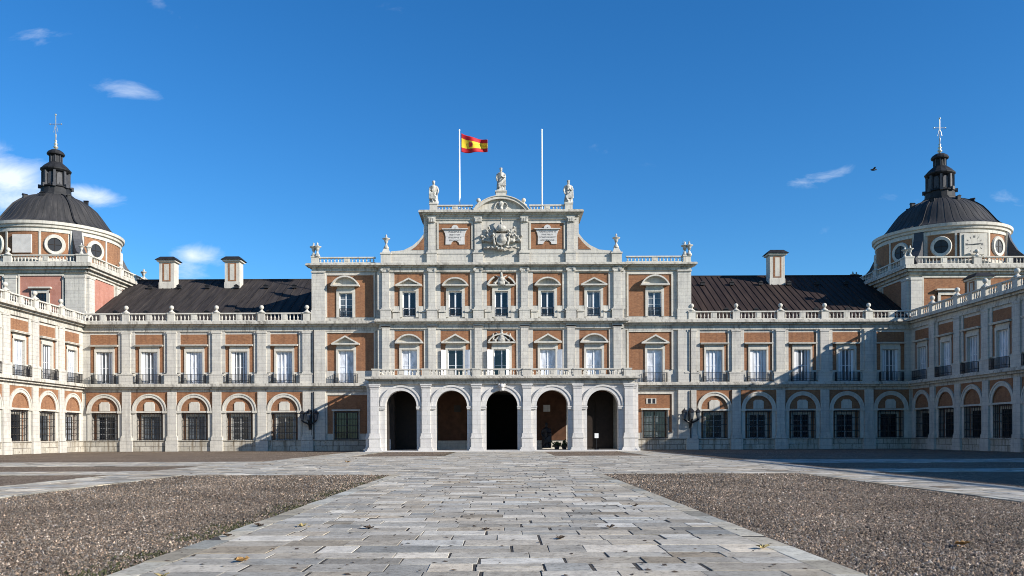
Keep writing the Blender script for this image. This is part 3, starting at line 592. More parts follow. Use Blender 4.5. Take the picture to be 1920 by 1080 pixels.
# flanks
for s_ in (-1, 1):
    c = s_ * 18.7 if s_ < 0 else 18.4
    fx = (-22.75, -14.55) if s_ < 0 else (14.55, 22.75)
    hz = [(c - .8, c + .8, Zf(594), Zf(548)), (c - .92, c + .92, 8.12, Zf(656)), (c - 1.45, c + 1.45, 1.35, 4.75)]
    fw = MB().grid(fx[0], fx[1], 0, 22.3, hz, FO, .5); e = fx[0] if s_ < 0 else fx[1]
    fw.box(*sorted((e, e - s_ * .05)), -1.4, FO - .01, 0, 22.2)
    ob('wall', fw.mesh('wall', STONE), ctr)
    ob('plinth', MB().box(*fx, FO, FO + .22, 0, 1.22).box(*fx, FO, FO + .3, 1.22, 1.34).mesh('plinth', PLINTH), ctr)
    sc1 = MB().box(*fx, FO, FO + .16, 7.13, 7.5).box(*fx, FO, FO + .5, 7.5, 7.74).box(*fx, FO, FO + .78, 7.74, 7.95).box(*fx, FO, FO + .7, 7.95, 8.1)
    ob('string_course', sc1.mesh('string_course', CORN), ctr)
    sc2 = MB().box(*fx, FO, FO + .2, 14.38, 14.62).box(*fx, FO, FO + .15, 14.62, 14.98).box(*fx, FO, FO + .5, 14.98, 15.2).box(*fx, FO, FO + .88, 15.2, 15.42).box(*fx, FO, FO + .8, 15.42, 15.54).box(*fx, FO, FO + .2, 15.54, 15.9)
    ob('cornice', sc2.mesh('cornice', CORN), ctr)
    x0, x1 = (fx[0] - .35, fx[1]) if s_ < 0 else (fx[0], fx[1] + .35); x2, x3 = (fx[0] - .65, fx[1]) if s_ < 0 else (fx[0], fx[1] + .65)
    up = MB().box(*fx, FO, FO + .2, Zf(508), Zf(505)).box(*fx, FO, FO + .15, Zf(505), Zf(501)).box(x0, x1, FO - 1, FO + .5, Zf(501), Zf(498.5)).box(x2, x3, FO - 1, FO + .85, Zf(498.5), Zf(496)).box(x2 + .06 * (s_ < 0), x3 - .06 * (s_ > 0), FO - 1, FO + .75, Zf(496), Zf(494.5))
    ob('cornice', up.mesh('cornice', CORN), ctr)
    # corner pilasters, three storeys
    qa, qb = (-22.75, -21.15) if s_ < 0 else (21.15, 22.75)
    q = MB().box(qa, qb, FO, FO + .28, 16.9, Zf(508)).box(qa - .08, qb + .08, FO, FO + .36, 15.56, 16.9).box(qa, qb, FO, FO + .3, 9.4, 14.38).box(qa, qb, FO, FO + .4, 8.12, 9.4).box(qa, qb, FO, FO + .3, 1.35, 7.13).box(qa - .06, qb + .06, FO + .28, FO + .42, Zf(511), Zf(508))
    ob('pilaster', q.mesh('pilaster', STONE), ctr)
    # borders and brick
    pa, pb = (-20.95, -15.35) if s_ < 0 else (15.25, 20.4)
    if s_ < 0: pa1, pb1 = -21.0, -15.45
    else: pa1, pb1 = 15.25, 20.4
    gy = pb + .2
    for (z0, z1, hw) in ((Zf(594), Zf(515.5), 1.15), (Zf(694), Zf(623.5), 1.2), (Zf(812), Zf(740), 1.5)):
        b = MB().box(pa, c - hw, FO, FO + .03, z0, z1).box(c + hw, pb, FO, FO + .03, z0, z1)
        top = {Zf(594): Zf(541), Zf(694): Zf(650), Zf(812): 4.75}[z0]
        b.box(c - hw, c + hw, FO, FO + .03, top, z1)
        bq = ob('brick_panel', b.mesh('brick_panel', BRICK), ctr)
        ob('panel_border', MB().box(pa - .2, pa, FO, FO + .15, z0, z1 + .25).box(pb, pb + .2, FO, FO + .15, z0, z1 + .25).box(pa, pb, FO, FO + .15, z1, z1 + .25).mesh('panel_border', TRIM), bq)
    # windows
    s2 = MB().box(c - 1.12, c - .8, FO, FO + .14, Zf(594.5), Zf(548)).box(c + .8, c + 1.12, FO, FO + .14, Zf(594.5), Zf(548)).box(c - 1.12, c + 1.12, FO, FO + .15, Zf(548), Zf(543)).box(c - 1.05, c + 1.05, FO, FO + .1, Zf(543), Zf(537))
    wn = ob('window', s2.mesh('window', TRIM), ctr)
    for nm, me in window(.8, Zf(594), Zf(548), .25, WHITE, GREYG, 2, 4, [('railing', railing(.76, Zf(593), Zf(578), -.3, .02, .16))], .1): ob(nm, me, wn, (c, -FO, 0))
    pd = MB(); ob('pediment', pediment('s', 1.7, Zf(537), 1.25, .72), ctr, (c, -FO, 0))
    s1 = MB().box(c - 1.2, c - .92, FO, FO + .14, 8.13, Zf(656)).box(c + .92, c + 1.2, FO, FO + .14, 8.13, Zf(656)).box(c - 1.2, c + 1.2, FO, FO + .15, Zf(656), Zf(650.5)).box(c - 1.12, c + 1.12, FO, FO + .1, Zf(650.5), Zf(645.5))
    wn = ob('window', s1.mesh('window', TRIM), ctr)
    for nm, me in window(.92, 8.13, Zf(656), .25, WHITE, SILLG, 2, 2, None, .09): ob(nm, me, wn, (c, -FO, 0))
    ob('pediment', pediment('t', 1.65, Zf(646), 1.1), ctr, (c, -FO, 0)); ob('balcony_railing', RAIL, ctr, (c, -FO, 0))
    s0 = MB().box(c - 1.6, c - 1.45, FO, FO + .1, 1.35, 4.75).box(c + 1.45, c + 1.6, FO, FO + .1, 1.35, 4.75).box(c - 1.7, c + 1.7, FO, FO + .3, 4.78, 4.98)
    wn = ob('window', s0.mesh('window', TRIM), ctr)
    for nm, me in window(1.3, 1.38, 4.7, .35, BRWN, GREYG if s_ > 0 else DARKG, 2, 4, [('grille', grille(1.5, 1.36, 4.72, .08))], .09): ob(nm, me, wn, (c, -FO, 0))  # right pane's paler colour paints in reflections
    ob('recess_back', MB().box(c - 1.5, c + 1.5, FO - .62, FO - .5, 1.3, 4.8).mesh('recess_back', BRICK), wn)
    # parapet
    zb = Zf(494.5)
    ca, cb_ = (-21.9, -15.1) if s_ < 0 else (14.95, 21.85)
    ob('balustrade', bal(cb_ - ca, .82, centre=True), ctr, (ca, -FO, zb))
    cp = -22.3 if s_ < 0 else 22.25
    ob('pedestal', pedestal(.45, .86), ctr, (cp, -FO, zb)); 
    for dx in (-.25, .3): ob('urn', URN, ctr, (cp + dx * .9, -FO - .2 - dx * .3, zb + .86))
ob('hatch', MB().box(17.35, 18.55, FO + .03, FO + .1, Zf(758), Zf(748), 0).box(17.55, 17.9, FO + .1, FO + .12, Zf(757.4), Zf(748.6), 1).box(18.1, 18.42, FO + .1, FO + .12, Zf(757.4), Zf(748.6), 1).mesh('hatch', [TRIM, IRON]), ctr)
# attic
at = MB().box(-14.35, 14.35, -1.1, .0, Zc(494), Zc(476)).box(-14.4, 14.4, -1.15, .06, Zc(476), Zc(473)).box(-9.25, 9.25, -5, 0, Zc(473), Zc(405))
at.box(-9.0, 9.0, 0, .16, Zc(412), Zc(406)); ob('attic_wall', at.mesh('attic_wall', STONE), ctr)
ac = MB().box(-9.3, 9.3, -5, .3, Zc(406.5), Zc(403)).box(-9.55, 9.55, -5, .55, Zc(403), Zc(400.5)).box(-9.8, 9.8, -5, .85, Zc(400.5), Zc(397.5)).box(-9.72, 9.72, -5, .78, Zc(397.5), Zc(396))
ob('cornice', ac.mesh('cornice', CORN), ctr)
pa_ = MB().box(-.42, .42, 0, .26, Zc(470), Zc(418)).box(-.5, .5, 0, .32, Zc(473), Zc(470)).box(-.5, .5, 0, .4, Zc(408), Zc(406)).box(-.6, .6, 0, .32, Zc(494), Zc(476)).box(-.66, .66, 0, .4, Zc(476), Zc(473))
pa_ = ('pilaster', pa_.mesh('pilaster', STONE), [('capital', MB().box(-.46, .46, 0, .4, Zc(418), Zc(408)).box(-.34, -.14, .4, .52, Zc(417), Zc(410)).box(-.08, .08, .4, .52, Zc(417), Zc(410)).box(.14, .34, .4, .52, Zc(417), Zc(410)).mesh('capital', STATUE))])
for c in PX[1:5]: put(ctr, pa_, (c, 0, 0))
for s_ in (-1, 1):
    bx_ = s_ * 5.5
    q = ob('brick_panel', MB().box(bx_ - 1.95, bx_ + 1.95, 0, .04, Zc(467), Zc(419)).mesh('brick_panel', BRICK), ctr)
    ob('panel_border', MB().box(bx_ - 2.15, bx_ - 1.95, 0, .13, Zc(467), Zc(416.5)).box(bx_ + 1.95, bx_ + 2.15, 0, .13, Zc(467), Zc(416.5)).box(bx_ - 1.95, bx_ + 1.95, 0, .13, Zc(419), Zc(416.5)).mesh('panel_border', TRIM), q)
    zt, zb = Zc(431), Zc(458.5)
    pl = [(-1.15, zb), (-.5, zb), (-.42, zb + .25), (-.2, zb + .42), (0, zb + .46), (.2, zb + .42), (.42, zb + .25), (.5, zb), (1.15, zb), (1.12, zb + .9), (1.2, zb + 1.3), (1.4, zt), (-1.4, zt), (-1.2, zb + 1.3), (-1.12, zb + .9)]
    tb = MB().prism([(u + bx_, z) for u, z in pl], .04, .14).box(bx_ - 1.55, bx_ + 1.55, .04, .34, zt + .02, zt + .12).arc(bx_, zt + .12, .1, .42, 0, 180, .04, .3, 10)
    tp = ob('inscription_tablet', tb.mesh('inscription_tablet', PORT), ctr)
    for r_, tx in enumerate(('PHILIPPVS II', 'INSTITVIT', 'PHILIPPVS V', 'PROVEXIT') if s_ < 0 else ('FERDINANDVS VI', 'PIVS FELIX', 'CONSVMMAVIT', 'AN MDCCLII')):
        cu_ = bpy.data.curves.new('lettering', 'FONT'); cu_.body = tx; cu_.size = .3; cu_.align_x = 'CENTER'; cu_.extrude = .005
        tmp = bpy.data.objects.new('lettering', cu_); COL.objects.link(tmp)
        me = bpy.data.meshes.new_from_object(tmp.evaluated_get(bpy.context.evaluated_depsgraph_get())); COL.objects.unlink(tmp); bpy.data.objects.remove(tmp)
        me.materials.clear(); me.materials.append(INK)
        wx = max(v.co.x for v in me.vertices) * 2; k = min(1.0, 2.0 / max(wx, .1))
        lo_ = ob('lettering', me, tp, (bx_, -.15, zt - .36 - .33 * r_)); lo_.rotation_euler = (R(90), 0, 0); lo_.scale = (k, .85, 1)
    # side scroll
    cvp = [(-13.2, Zc(470.5)), (-11.7, Zc(468.5)), (-10.6, Zc(460)), (-9.85, Zc(450)), (-9.3, Zc(439)), (-9.05, Zc(425)), (-8.95, Zc(418))]
    st_ = [(-13.2, Zc(475.9)), (-8.9, Zc(475.9))] + cvp[::-1]
    m_ = [(s_ * -1 * u if s_ > 0 else u, z) for u, z in st_]
    if s_ > 0: m_ = m_[::-1]
    sv = ob('scroll', MB().prism(m_, -1.0, -.02).mesh('scroll', TRIM), ctr)
    bt = [(-10.75, Zc(468)), (-9.2, Zc(468)), (-9.2, Zc(444)), (-9.75, Zc(455)), (-10.2, Zc(462))]
    m_ = [(-u if s_ > 0 else u, z) for u, z in bt]; m_ = m_[::-1] if s_ > 0 else m_
    ob('brick_panel', MB().prism(m_, -.02, .03).mesh('brick_panel', BRICK), sv)
    ux = s_ * 13.75
    ob('pedestal', MB().box(-.6, .6, -.9, .3, 0, 1.1).box(-.68, .68, -1, .38, 1.1, 1.28).add([(-.5, -.3, 1.28), (.5, -.3, 1.28), (.5, .8, 1.28), (-.5, .8, 1.28), (-.22, -.02, 1.9), (.22, -.02, 1.9), (.22, .45, 1.9), (-.22, .45, 1.9)], [(4, 5, 6, 7), (0, 1, 5, 4), (1, 2, 6, 5), (2, 3, 7, 6), (3, 0, 4, 7)]).mesh('pedestal', TRIM), ctr, (ux, 0, Zc(494)))
    ob('urn', URN, ctr, (ux, .2, Zc(494) + 1.85))
    # top parapet
    zt_ = Zc(396)
    a0, a1 = (-7.6, -3.35) if s_ < 0 else (3.35, 7.6)
    ob('balustrade', bal(a1 - a0, .72, step=.36), ctr, (a0, .1, zt_))
    ob('pedestal', pedestal(.45, .86, -.3, .5), ctr, (s_ * 8.05, .1, zt_))
    ob('ball_finial', FIN, ctr, (s_ * 2.7, .2, zt_ + .72)); ob('pedestal', pedestal(.3, .72, -.1, .3), ctr, (s_ * 2.7, .25, zt_))
# crowning pediment
hw, z, h = 3.25, Zc(396.5), 1.62
r = (hw * hw + h * h) / (2 * h); a = math.degrees(math.asin(hw / r)); cz = z + h - r
cp_ = MB().arc(0, cz, r - .3, r, 90 - a, 90 + a, -.8, .8, 24).arc(0, cz, r, r + .1, 90 - a, 90 + a, -.8, .9, 24).prism([(-hw + .25, z), (hw - .25, z)] + [((r - .25) * math.cos(R(t)), cz + (r - .25) * math.sin(R(t))) for t in np.linspace(90 - a * .93, 90 + a * .93, 16)], -.8, .35)
cp_.box(-.62, .62, -.6, .4, z + h - .1, z + h + .62).box(-.7, .7, -.7, .5, z + h + .62, z + h + .75)
ob('pediment', cp_.mesh('pediment', TRIM), ctr)
def remeshed(name, mb, parent, loc, vox=.05, mat=STATUE, rz=0):
    o = ob(name, mb.mesh(name, mat), parent, loc, rz); m = o.modifiers.new('remesh', 'REMESH'); m.mode = 'VOXEL'; m.voxel_size = vox; m.use_smooth_shade = True; return o
# cartouche in the pediment
b = MB()
for s_ in (-1, 1):
    for i in range(9):
        t_ = i / 8 * 1.5 * math.pi; b.ball((s_ * (.45 - .25 * math.cos(t_)), -.5, z + .75 + .3 * math.sin(t_) - .05 * i), .11, 8)
b.ball((0, -.5, z + .75), .3, 10, 0, (1, .6, 1.3)).ball((0, -.5, z + .22), .2, 8)
remeshed('cartouche', b, ctr, (0, 0, 0))
# broken pediments with busts
def broken(z0, big):
    if big:
        ob('half_pediment', MB().box(-1.6, -.5, 0, .62, z0, z0 + .17).arc(0, z0 - .55, 1.7, 1.88, 118, 158, 0, .62, 8).mesh('half_pediment', TRIM), ctr)
        o = ob('half_pediment', MB().box(.5, 1.6, 0, .62, z0, z0 + .17).arc(0, z0 - .55, 1.7, 1.88, 22, 62, 0, .62, 8).mesh('half_pediment', TRIM), ctr)
    else: o = ob('pediment', MB().box(-1.65, 1.65, 0, .62, z0, z0 + .17).arc(0, z0 - .75, 1.75, 1.9, 29, 151, 0, .62, 14).mesh('pediment', TRIM), ctr)
    s = MB().ball((0, -.35, z0 + .35), .42, 10, 0, (1.1, .6, .8)).ball((0, -.4, z0 + .75), .34, 10, 0, (1, .7, .9)).ball((0, -.42, z0 + 1.22), .2, 10, 0, (1, 1, 1.2)).ball((0, -.42, z0 + 1.48), .15, 8)
    for s_ in (-1, 1):
        s.tube((s_ * .3, -.35, z0 + .8), (s_ * .75, -.38, z0 + .35), .15, .1).ball((s_ * .8, -.36, z0 + .3), .2, 8).tube((s_ * .25, -.35, z0 + 1.0), (s_ * .7, -.3, z0 + 1.25), .1, .06)
        if not big: s.ball((s_ * 1.0, -.3, z0 + .78), .2, 8).ball((s_ * 1.0, -.3, z0 + 1.05), .13, 8).tube((s_ * 1.0, -.3, z0 + .3), (s_ * 1.0, -.3, z0 + .7), .12)
        for i in range(4): s.ball((s_ * (.25 + .17 * i), -.3, z0 + .1 - .0 * i), .14, 6)
    remeshed('sculpture', s, o, (0, 0, 0), .05, ARMS)
broken(Zc(537), True); broken(Zc(644), False)
# coat of arms
b = MB().prism([(-.62, Zc(455)), (-.45, Zc(461)), (0, Zc(464)), (.45, Zc(461)), (.62, Zc(455)), (.68, Zc(441)), (-.68, Zc(441))], 0, .5)
b.ball((.12, -.5, Zc(450)), .42, 12, 0, (1, .35, 1.2))
b.ball((0, -.3, Zc(431)), .62, 12, 0, (1, .6, .75)).box(-.6, .6, 0, .55, Zc(437), Zc(433.5)).ball((0, -.35, Zc(422)), .18, 8).tube((0, -.3, Zc(422)), (0, -.3, Zc(412)), .09, .05).ball((0, -.3, Zc(413)), .12, 6)
for i in range(5): q = -.5 + .25 * i; b.tube((q, -.45, Zc(433)), (q * .5, -.5, Zc(424.5)), .09, .06, 6)
random.seed(3)
for s_ in (-1, 1):
    for i in range(9):          # flags fanned out behind the shield
        an = R(8 + 13 * i); L_ = 1.75 + .35 * math.sin(i * 2.1); cx_, cz_ = s_ * .45, Zc(455)
        ex, ez = cx_ + s_ * L_ * math.cos(an) * 1.02, cz_ + L_ * math.sin(an) * .98
        if an > R(80): continue
        b.tube((cx_, -.12, cz_), (ex, -.22, ez), .06, .05, 6)
        for k in range(5): f_ = .35 + .15 * k; b.ball((cx_ + (ex - cx_) * f_ + random.uniform(-.05, .05), -.16, cz_ + (ez - cz_) * f_), .2 + .08 * math.sin(k * 2 + i), 8, 0, (1, .55, .8))
        b.ball((ex, -.22, ez), .15, 6)
    for i in range(7): b.ball((s_ * (.3 + .28 * i), -.25 - .1 * (i % 2), Zc(466) + .06 * math.sin(i * 2)), .17, 8, 0, (1.1, .8, .7))
    b.tube((s_ * .3, -.3, Zc(462)), (s_ * 2.0, -.2, Zc(468)), .1, .07, 6).tube((s_ * .75, -.35, Zc(462)), (s_ * .95, -.4, Zc(447)), .17, .12, 8).ball((s_ * .95, -.45, Zc(443)), .2, 8).tube((s_ * .9, -.4, Zc(450)), (s_ * .62, -.5, Zc(446)), .1, .08)
b.ball((0, -.3, Zc(468)), .25, 8, 0, (1, .7, .8)).ball((.3, -.3, Zc(470)), .15, 8).ball((-.35, -.3, Zc(469)), .16, 8)
for i in range(len(b.v)): x, y, zz = b.v[i]; b.v[i] = (x, y * 1.9 if y < 0 else y, zz)
remeshed('coat_of_arms', b, ctr, (0, 0, 0), .05, ARMS)
ob('roof', MB().box(-22.7, 22.7, -17, -1.5, 22.2, 22.35).mesh('roof', LEAD), ctr)
tag(ob('antenna', MB().tube((0, 0, 0), (0, 0, 3.3), .035, .02).box(-.25, .25, -.02, .02, 2.5, 2.53).box(-.15, .15, -.02, .02, 2.9, 2.93).mesh('antenna', IRON), None, (X(1282, 102), 102, 22.35)), 'thin dark antenna on the right end of the centre block roof', 'antenna')

# ------------------------------------------------------------------ portico
po = thing('portico', 'projecting white stone arcade of five arches carrying a balustraded terrace', 'portico', (-.05, 91.6, 0))
AX = [-11.1, -5.55, 0, 5.55, 11.1]; AR = 1.73; AZ = 5.03
def arcwall(x0, x1, cs, o0, o1, ztop=7.45, z0=.0):
    pts = [(x0, z0)]
    for c in cs: pts += [(c - AR, z0)] + [(c + AR * math.cos(R(a)), AZ + AR * math.sin(R(a))) for a in range(180, -1, -9)] + [(c + AR, z0)]
    pts += [(x1, z0), (x1, ztop), (x0, ztop)]
    # split per arch into convex-ish bands to keep faces clean
    b = MB(); edges = [x0] + [(p + q) / 2 for p, q in zip(cs, cs[1:])] + [x1]
    for c, e0, e1 in zip(cs, edges, edges[1:]):
        L = [(c + AR * math.cos(R(a)), AZ + AR * math.sin(R(a))) for a in range(180, 89, -9)]; Rr = [(c + AR * math.cos(R(a)), AZ + AR * math.sin(R(a))) for a in range(90, -1, -9)]
        b.prism([(e0, z0), (c - AR, z0)] + L + [(c, ztop), (e0, ztop)], o0, o1)
        b.prism([(c, ztop)] + Rr + [(c + AR, z0), (e1, z0), (e1, ztop)], o0, o1)
    return b
ob('arcade_wall', arcwall(-14.5, 14.5, AX, -1.1, 0).mesh('arcade_wall', PORT), po)
for s_ in (-1, 1):
    sw = arcwall(1.1, 7.68, [4.2], 0, .7); sw.rot(R(90)); sw.shift(14.5 if s_ > 0 else -13.8, 0, 0)
    swo = ob('side_wall', sw.mesh('side_wall', PORT), po)
    sw = arcwall(1.1, 7.68, [4.2], 0, .6); sw.rot(R(90)); sw.shift(13.8 if s_ > 0 else -13.2, 0, 0); ob('shade_lining', sw.mesh('shade_lining', SHADE_PLAST), swo)  # dark inner layer added so the side walls look shaded inside
    q = MB().arc(4.2, AZ, AR, AR + .5, 0, 180, 0, .12, 22).box(4.2 - AR - .6, 4.2 - AR, 0, .2, 4.85, 5.05).box(4.2 + AR, 4.2 + AR + .6, 0, .2, 4.85, 5.05)
    if s_ > 0: q.rot(R(90)).shift(14.5, 0, 0)
    else:
        q.rot(R(-90)).shift(-14.5, 8.4, 0)
    ob('archivolt', q.mesh('archivolt', PORT), po)
av = MB().arc(0, AZ, AR, AR + .38, 0, 180, 0, .14, 28).arc(0, AZ, AR + .38, AR + .58, 0, 180, 0, .22, 28)
for s_ in (-1, 1): av.box(*sorted((s_ * AR - s_ * .06, s_ * (AR + .66))), -.5, .24, 4.86, 5.0).box(*sorted((s_ * AR - s_ * .02, s_ * (AR + .62))), -.5, .19, 4.68, 4.86)
av = av.mesh('archivolt', PORT)
for c in AX: ob('archivolt', av, po, (c, 0, 0))
ks = MB().prism([(-.2, AZ + AR - .1), (.2, AZ + AR - .1), (.34, 7.4), (-.34, 7.4)], .0, .4).ball((0, -.45, 7.2), .28, 10).ball((-.3, -.4, 7.35), .14, 8).ball((.3, -.4, 7.35), .14, 8).ball((0, -.42, 6.85), .18, 8)
remeshed('keystone', ks, po, (0, 0, 0), .05, PORT)
pp = MB().box(-.46, .46, 0, .34, 2.05, 7.1).box(-.52, .52, 0, .4, 6.95, 7.05).box(-.55, .55, 0, .45, 7.12, 7.3).box(-.62, .62, 0, .52, 7.3, 7.45)
pp.box(-.56, .56, 0, .44, 1.75, 2.05).box(-.66, .66, 0, .55, 1.45, 1.6).box(-.6, .6, 0, .5, 1.6, 1.75).box(-.6, .6, 0, .5, .5, 1.45).box(-.72, .72, 0, .6, .3, .5).box(-.82, .82, 0, .7, 0, .3)
pp = pp.mesh('pilaster', PORT)
for c in [-13.95] + [(a + b) / 2 for a, b in zip(AX, AX[1:])] + [13.95]: ob('pilaster', pp, po, (c, 0, 0))
for s_ in (-1, 1): ob('pilaster', pp, po, (s_ * 14.5, .6, 0), R(90) * s_)
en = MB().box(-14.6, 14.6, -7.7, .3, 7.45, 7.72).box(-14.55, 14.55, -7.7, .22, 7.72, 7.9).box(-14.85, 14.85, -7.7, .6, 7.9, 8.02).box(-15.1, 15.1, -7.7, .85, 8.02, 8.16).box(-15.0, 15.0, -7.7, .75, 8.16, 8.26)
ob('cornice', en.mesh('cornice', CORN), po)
ob('ceiling', MB().box(-13.4, 13.4, -7.6, -1.15, 7.2, 7.42).mesh('ceiling', SHADE_PLAST), po)
BP = [-13.8, -8.33, -2.78, 2.78, 8.33, 13.8]
for c in BP: ob('pedestal', pedestal(.42, .86), po, (c, -.1, 8.26))
for a, b in zip(BP, BP[1:]): ob('balustrade', bal(b - a - .84, .86), po, (a + .42, -.1, 8.26))
for s_ in (-1, 1):
    me = bal(6.6, .86)
    ob('balustrade', me, po, (s_ * 13.8 + (.17 if s_ > 0 else -.17), .4 if s_ > 0 else 7.0, 8.26), R(90) if s_ > 0 else R(-90))
ob('threshold', MB().box(-14.9, 14.9, -7.7, .95, 0.0, .14).mesh('threshold', PORT), po)
# rear wall of the arcade: brick bays and added doors, coloured dark to give the shade
for i, c in enumerate(AX):
    if i != 2: ob('rear_brick', MB().box(c - 2.1, c + 2.1, -7.68, -7.62, 1.2, 7.1).mesh('rear_brick', SHADE_BRICK), po)
for i, c in enumerate(AX):
    if i in (0, 4): ob('shade_door', MB().box(c - 2.15, c + 2.15, -7.62, -7.5, .14, 6.9).box(c - 1.7, c - .08, -7.5, -7.44, .4, 6.0).box(c + .08, c + 1.7, -7.5, -7.44, .4, 6.0).mesh('shade_door', OAK), po)  # big dark doors added to paint the end arches' shade
    if i in (1, 3): ob('wall_tablet', MB().box(c - .15 - .45 * (i == 3), c + .65 - .45 * (i == 3), -7.62, -7.55, 4.6, 5.4).mesh('wall_tablet', SHADE_PLAST if i == 1 else PORT), po)

# ------------------------------------------------------------------ statues
def figure(seed, H=2.85, staff=False, crown=True):
    rnd = random.Random(seed); b = MB(); ph = rnd.uniform(0, 6)
    prof = [(.50, 0), (.52, .25), (.46, .7), (.40, 1.1), (.37, 1.35), (.34, 1.6), (.38, 1.85), (.42, 2.05), (.36, 2.2), (.14, 2.3), (.12, 2.4)]
    fold = lambda a_, z_: (1 + (.13 * math.sin(7 * a_ + ph + z_ * 1.2) + .07 * math.sin(11 * a_ - z_ * 2)) * (1 if z_ < 1.7 else .35)) * (1.0 if abs(math.sin(a_)) < .5 else .8)
    b.lathe(prof, 0, 0, 0, 40, 0, fold)
    b.ball((0, -.03, 2.55), .19, 12, 0, (.9, 1, 1.2)).ball((0, -.2, 2.53), .045, 6)
    if crown: b.lathe([(.17, 2.66), (.2, 2.82), (.12, 2.84)], 0, 0, 0, 10)
    else: b.ball((0, .02, 2.66), .2, 10)
    s_ = rnd.choice((-1, 1))
    b.tube((s_ * .38, 0, 2.08), (s_ * .52, -.12, 1.62), .14, .11).tube((s_ * .52, -.12, 1.62), (s_ * .16, -.42, 1.62), .11, .08).ball((s_ * .13, -.43, 1.64), .09, 8)
    b.tube((-s_ * .38, 0, 2.08), (-s_ * .55, -.05, 1.6), .14, .11).tube((-s_ * .55, -.05, 1.6), (-s_ * .48, -.25, 1.22), .11, .08).ball((-s_ * .47, -.27, 1.15), .09, 8)
    for k in range(7): b.tube((s_ * .5 - s_ * .13 * k, -.36 - .02 * k, 1.6 - .13 * k), (s_ * .5 - s_ * .13 * k + .02, -.40, .5), .07, .1, 6)
    b.tube((-s_ * .15, -.3, .9), (-s_ * .2, -.42, .3), .16, .12); b.box(-.5, .5, -.42, .42, -.12, .05)
    for i in range(len(b.v)): x, y, zz = b.v[i]; b.v[i] = (x, y, (zz + .12) * H / 2.96)
    return b
for px_, y_, zb_, sd, lb_ in ((-8.1, 99.5, Zc(396) + .86, 4, 'white stone statue of a robed figure on the left end of the parapet'),
        (-.05, 99.3, Zc(396.5) + 1.62 + .74, 9, 'white stone statue of a robed figure standing on top of the curved pediment'),
        (8.0, 99.5, Zc(396) + .86, 21, 'white stone statue of a robed figure on the right end of the parapet')):
    o = remeshed('statue', figure(sd), None, (px_, y_, zb_), .04); tag(o, lb_, 'statue', 'statues on the centre block')
o = remeshed('statue', figure(5, 2.95, crown=False), None, (5.15, 97.3, .3), .05, BRONZE); tag(o, 'tall dark statue standing in the shade inside the fourth arch', 'statue')
# ------------------------------------------------------------------ flagpoles, flag
for px_, lb_ in ((863.5, 'white flagpole flying the red and yellow flag'), (1018, 'bare white flagpole right of the highest statue')):
    t = thing('flagpole', lb_, 'flagpole', (X(px_, 101.5), 101.5, 28.4), 0, 'flagpoles on the centre block roof')
    ob('pole', MB().tube((0, 0, 0), (0, 0, 10.6), .11, .075, 10).mesh('pole', POLE), t); ob('pole_cap', MB().ball((0, 0, 10.65), .11, 8).mesh('pole_cap', POLE), t)
nx_, ny_ = 28, 16; vs = []; fs = []; ms = []
for j in range(ny_ + 1):
    for i in range(nx_ + 1):
        s = i / nx_; tt = j / ny_
        x = 3.2 * s; zz = 2.3 * (tt - .5) * (1 - .28 * s) - .72 * s * (1 if tt > .5 else .55) - .12 * math.sin(s * 5); yy = .28 * math.sin(s * 9 + tt * 1.5) * (.25 + s)
        vs.append((x, yy, zz))
for j in range(ny_):
    for i in range(nx_):
        k = j * (nx_ + 1) + i; fs.append((k, k + 1, k + nx_ + 2, k + nx_ + 1)); ms.append(0 if (j < 4 or j >= 12) else 1)
RED = plain('flag_red', (.42, .01, .018), .7, .1, 2); YEL = plain('flag_yellow', (.78, .52, .03), .7, .1, 2)
b = MB(); b.v = vs; b.f = fs; b.m = ms; fl = ob('flag', b.mesh('flag', [RED, YEL], True), None, (X(867, 101.5), 101.5, 37.55))
fl.data.name = 'flag'; mo = fl.modifiers.new('thick', 'SOLIDIFY'); mo.thickness = .02
tag(fl, 'red, yellow and red striped flag with a small crest, flying from the left pole', 'flag')
def fpt(s, tt): return Vector((3.2 * s, .28 * math.sin(s * 9 + tt * 1.5) * (.25 + s), 2.3 * (tt - .5) * (1 - .28 * s) - .72 * s * (1 if tt > .5 else .55) - .12 * math.sin(s * 5)))
for sgn in (-1, 1):
    e = MB(); 
    for sx_, sz_, w_, h_, mi in ((.36, .5, .05, .15, 0), (.36, .68, .045, .035, 1), (.295, .5, .012, .15, 1), (.425, .5, .012, .15, 1)):
        q = [fpt(sx_ + a_ * w_, sz_ + c_ * h_) + Vector((0, sgn * .03, 0)) for a_, c_ in ((-1, -1), (1, -1), (1, 1), (-1, 1))]
        e.add(q, [(0, 1, 2, 3)], mi)
    ob('crest', e.mesh('crest', [RED, plain('crest_gold', (.3, .13, .05), .7)]), fl)

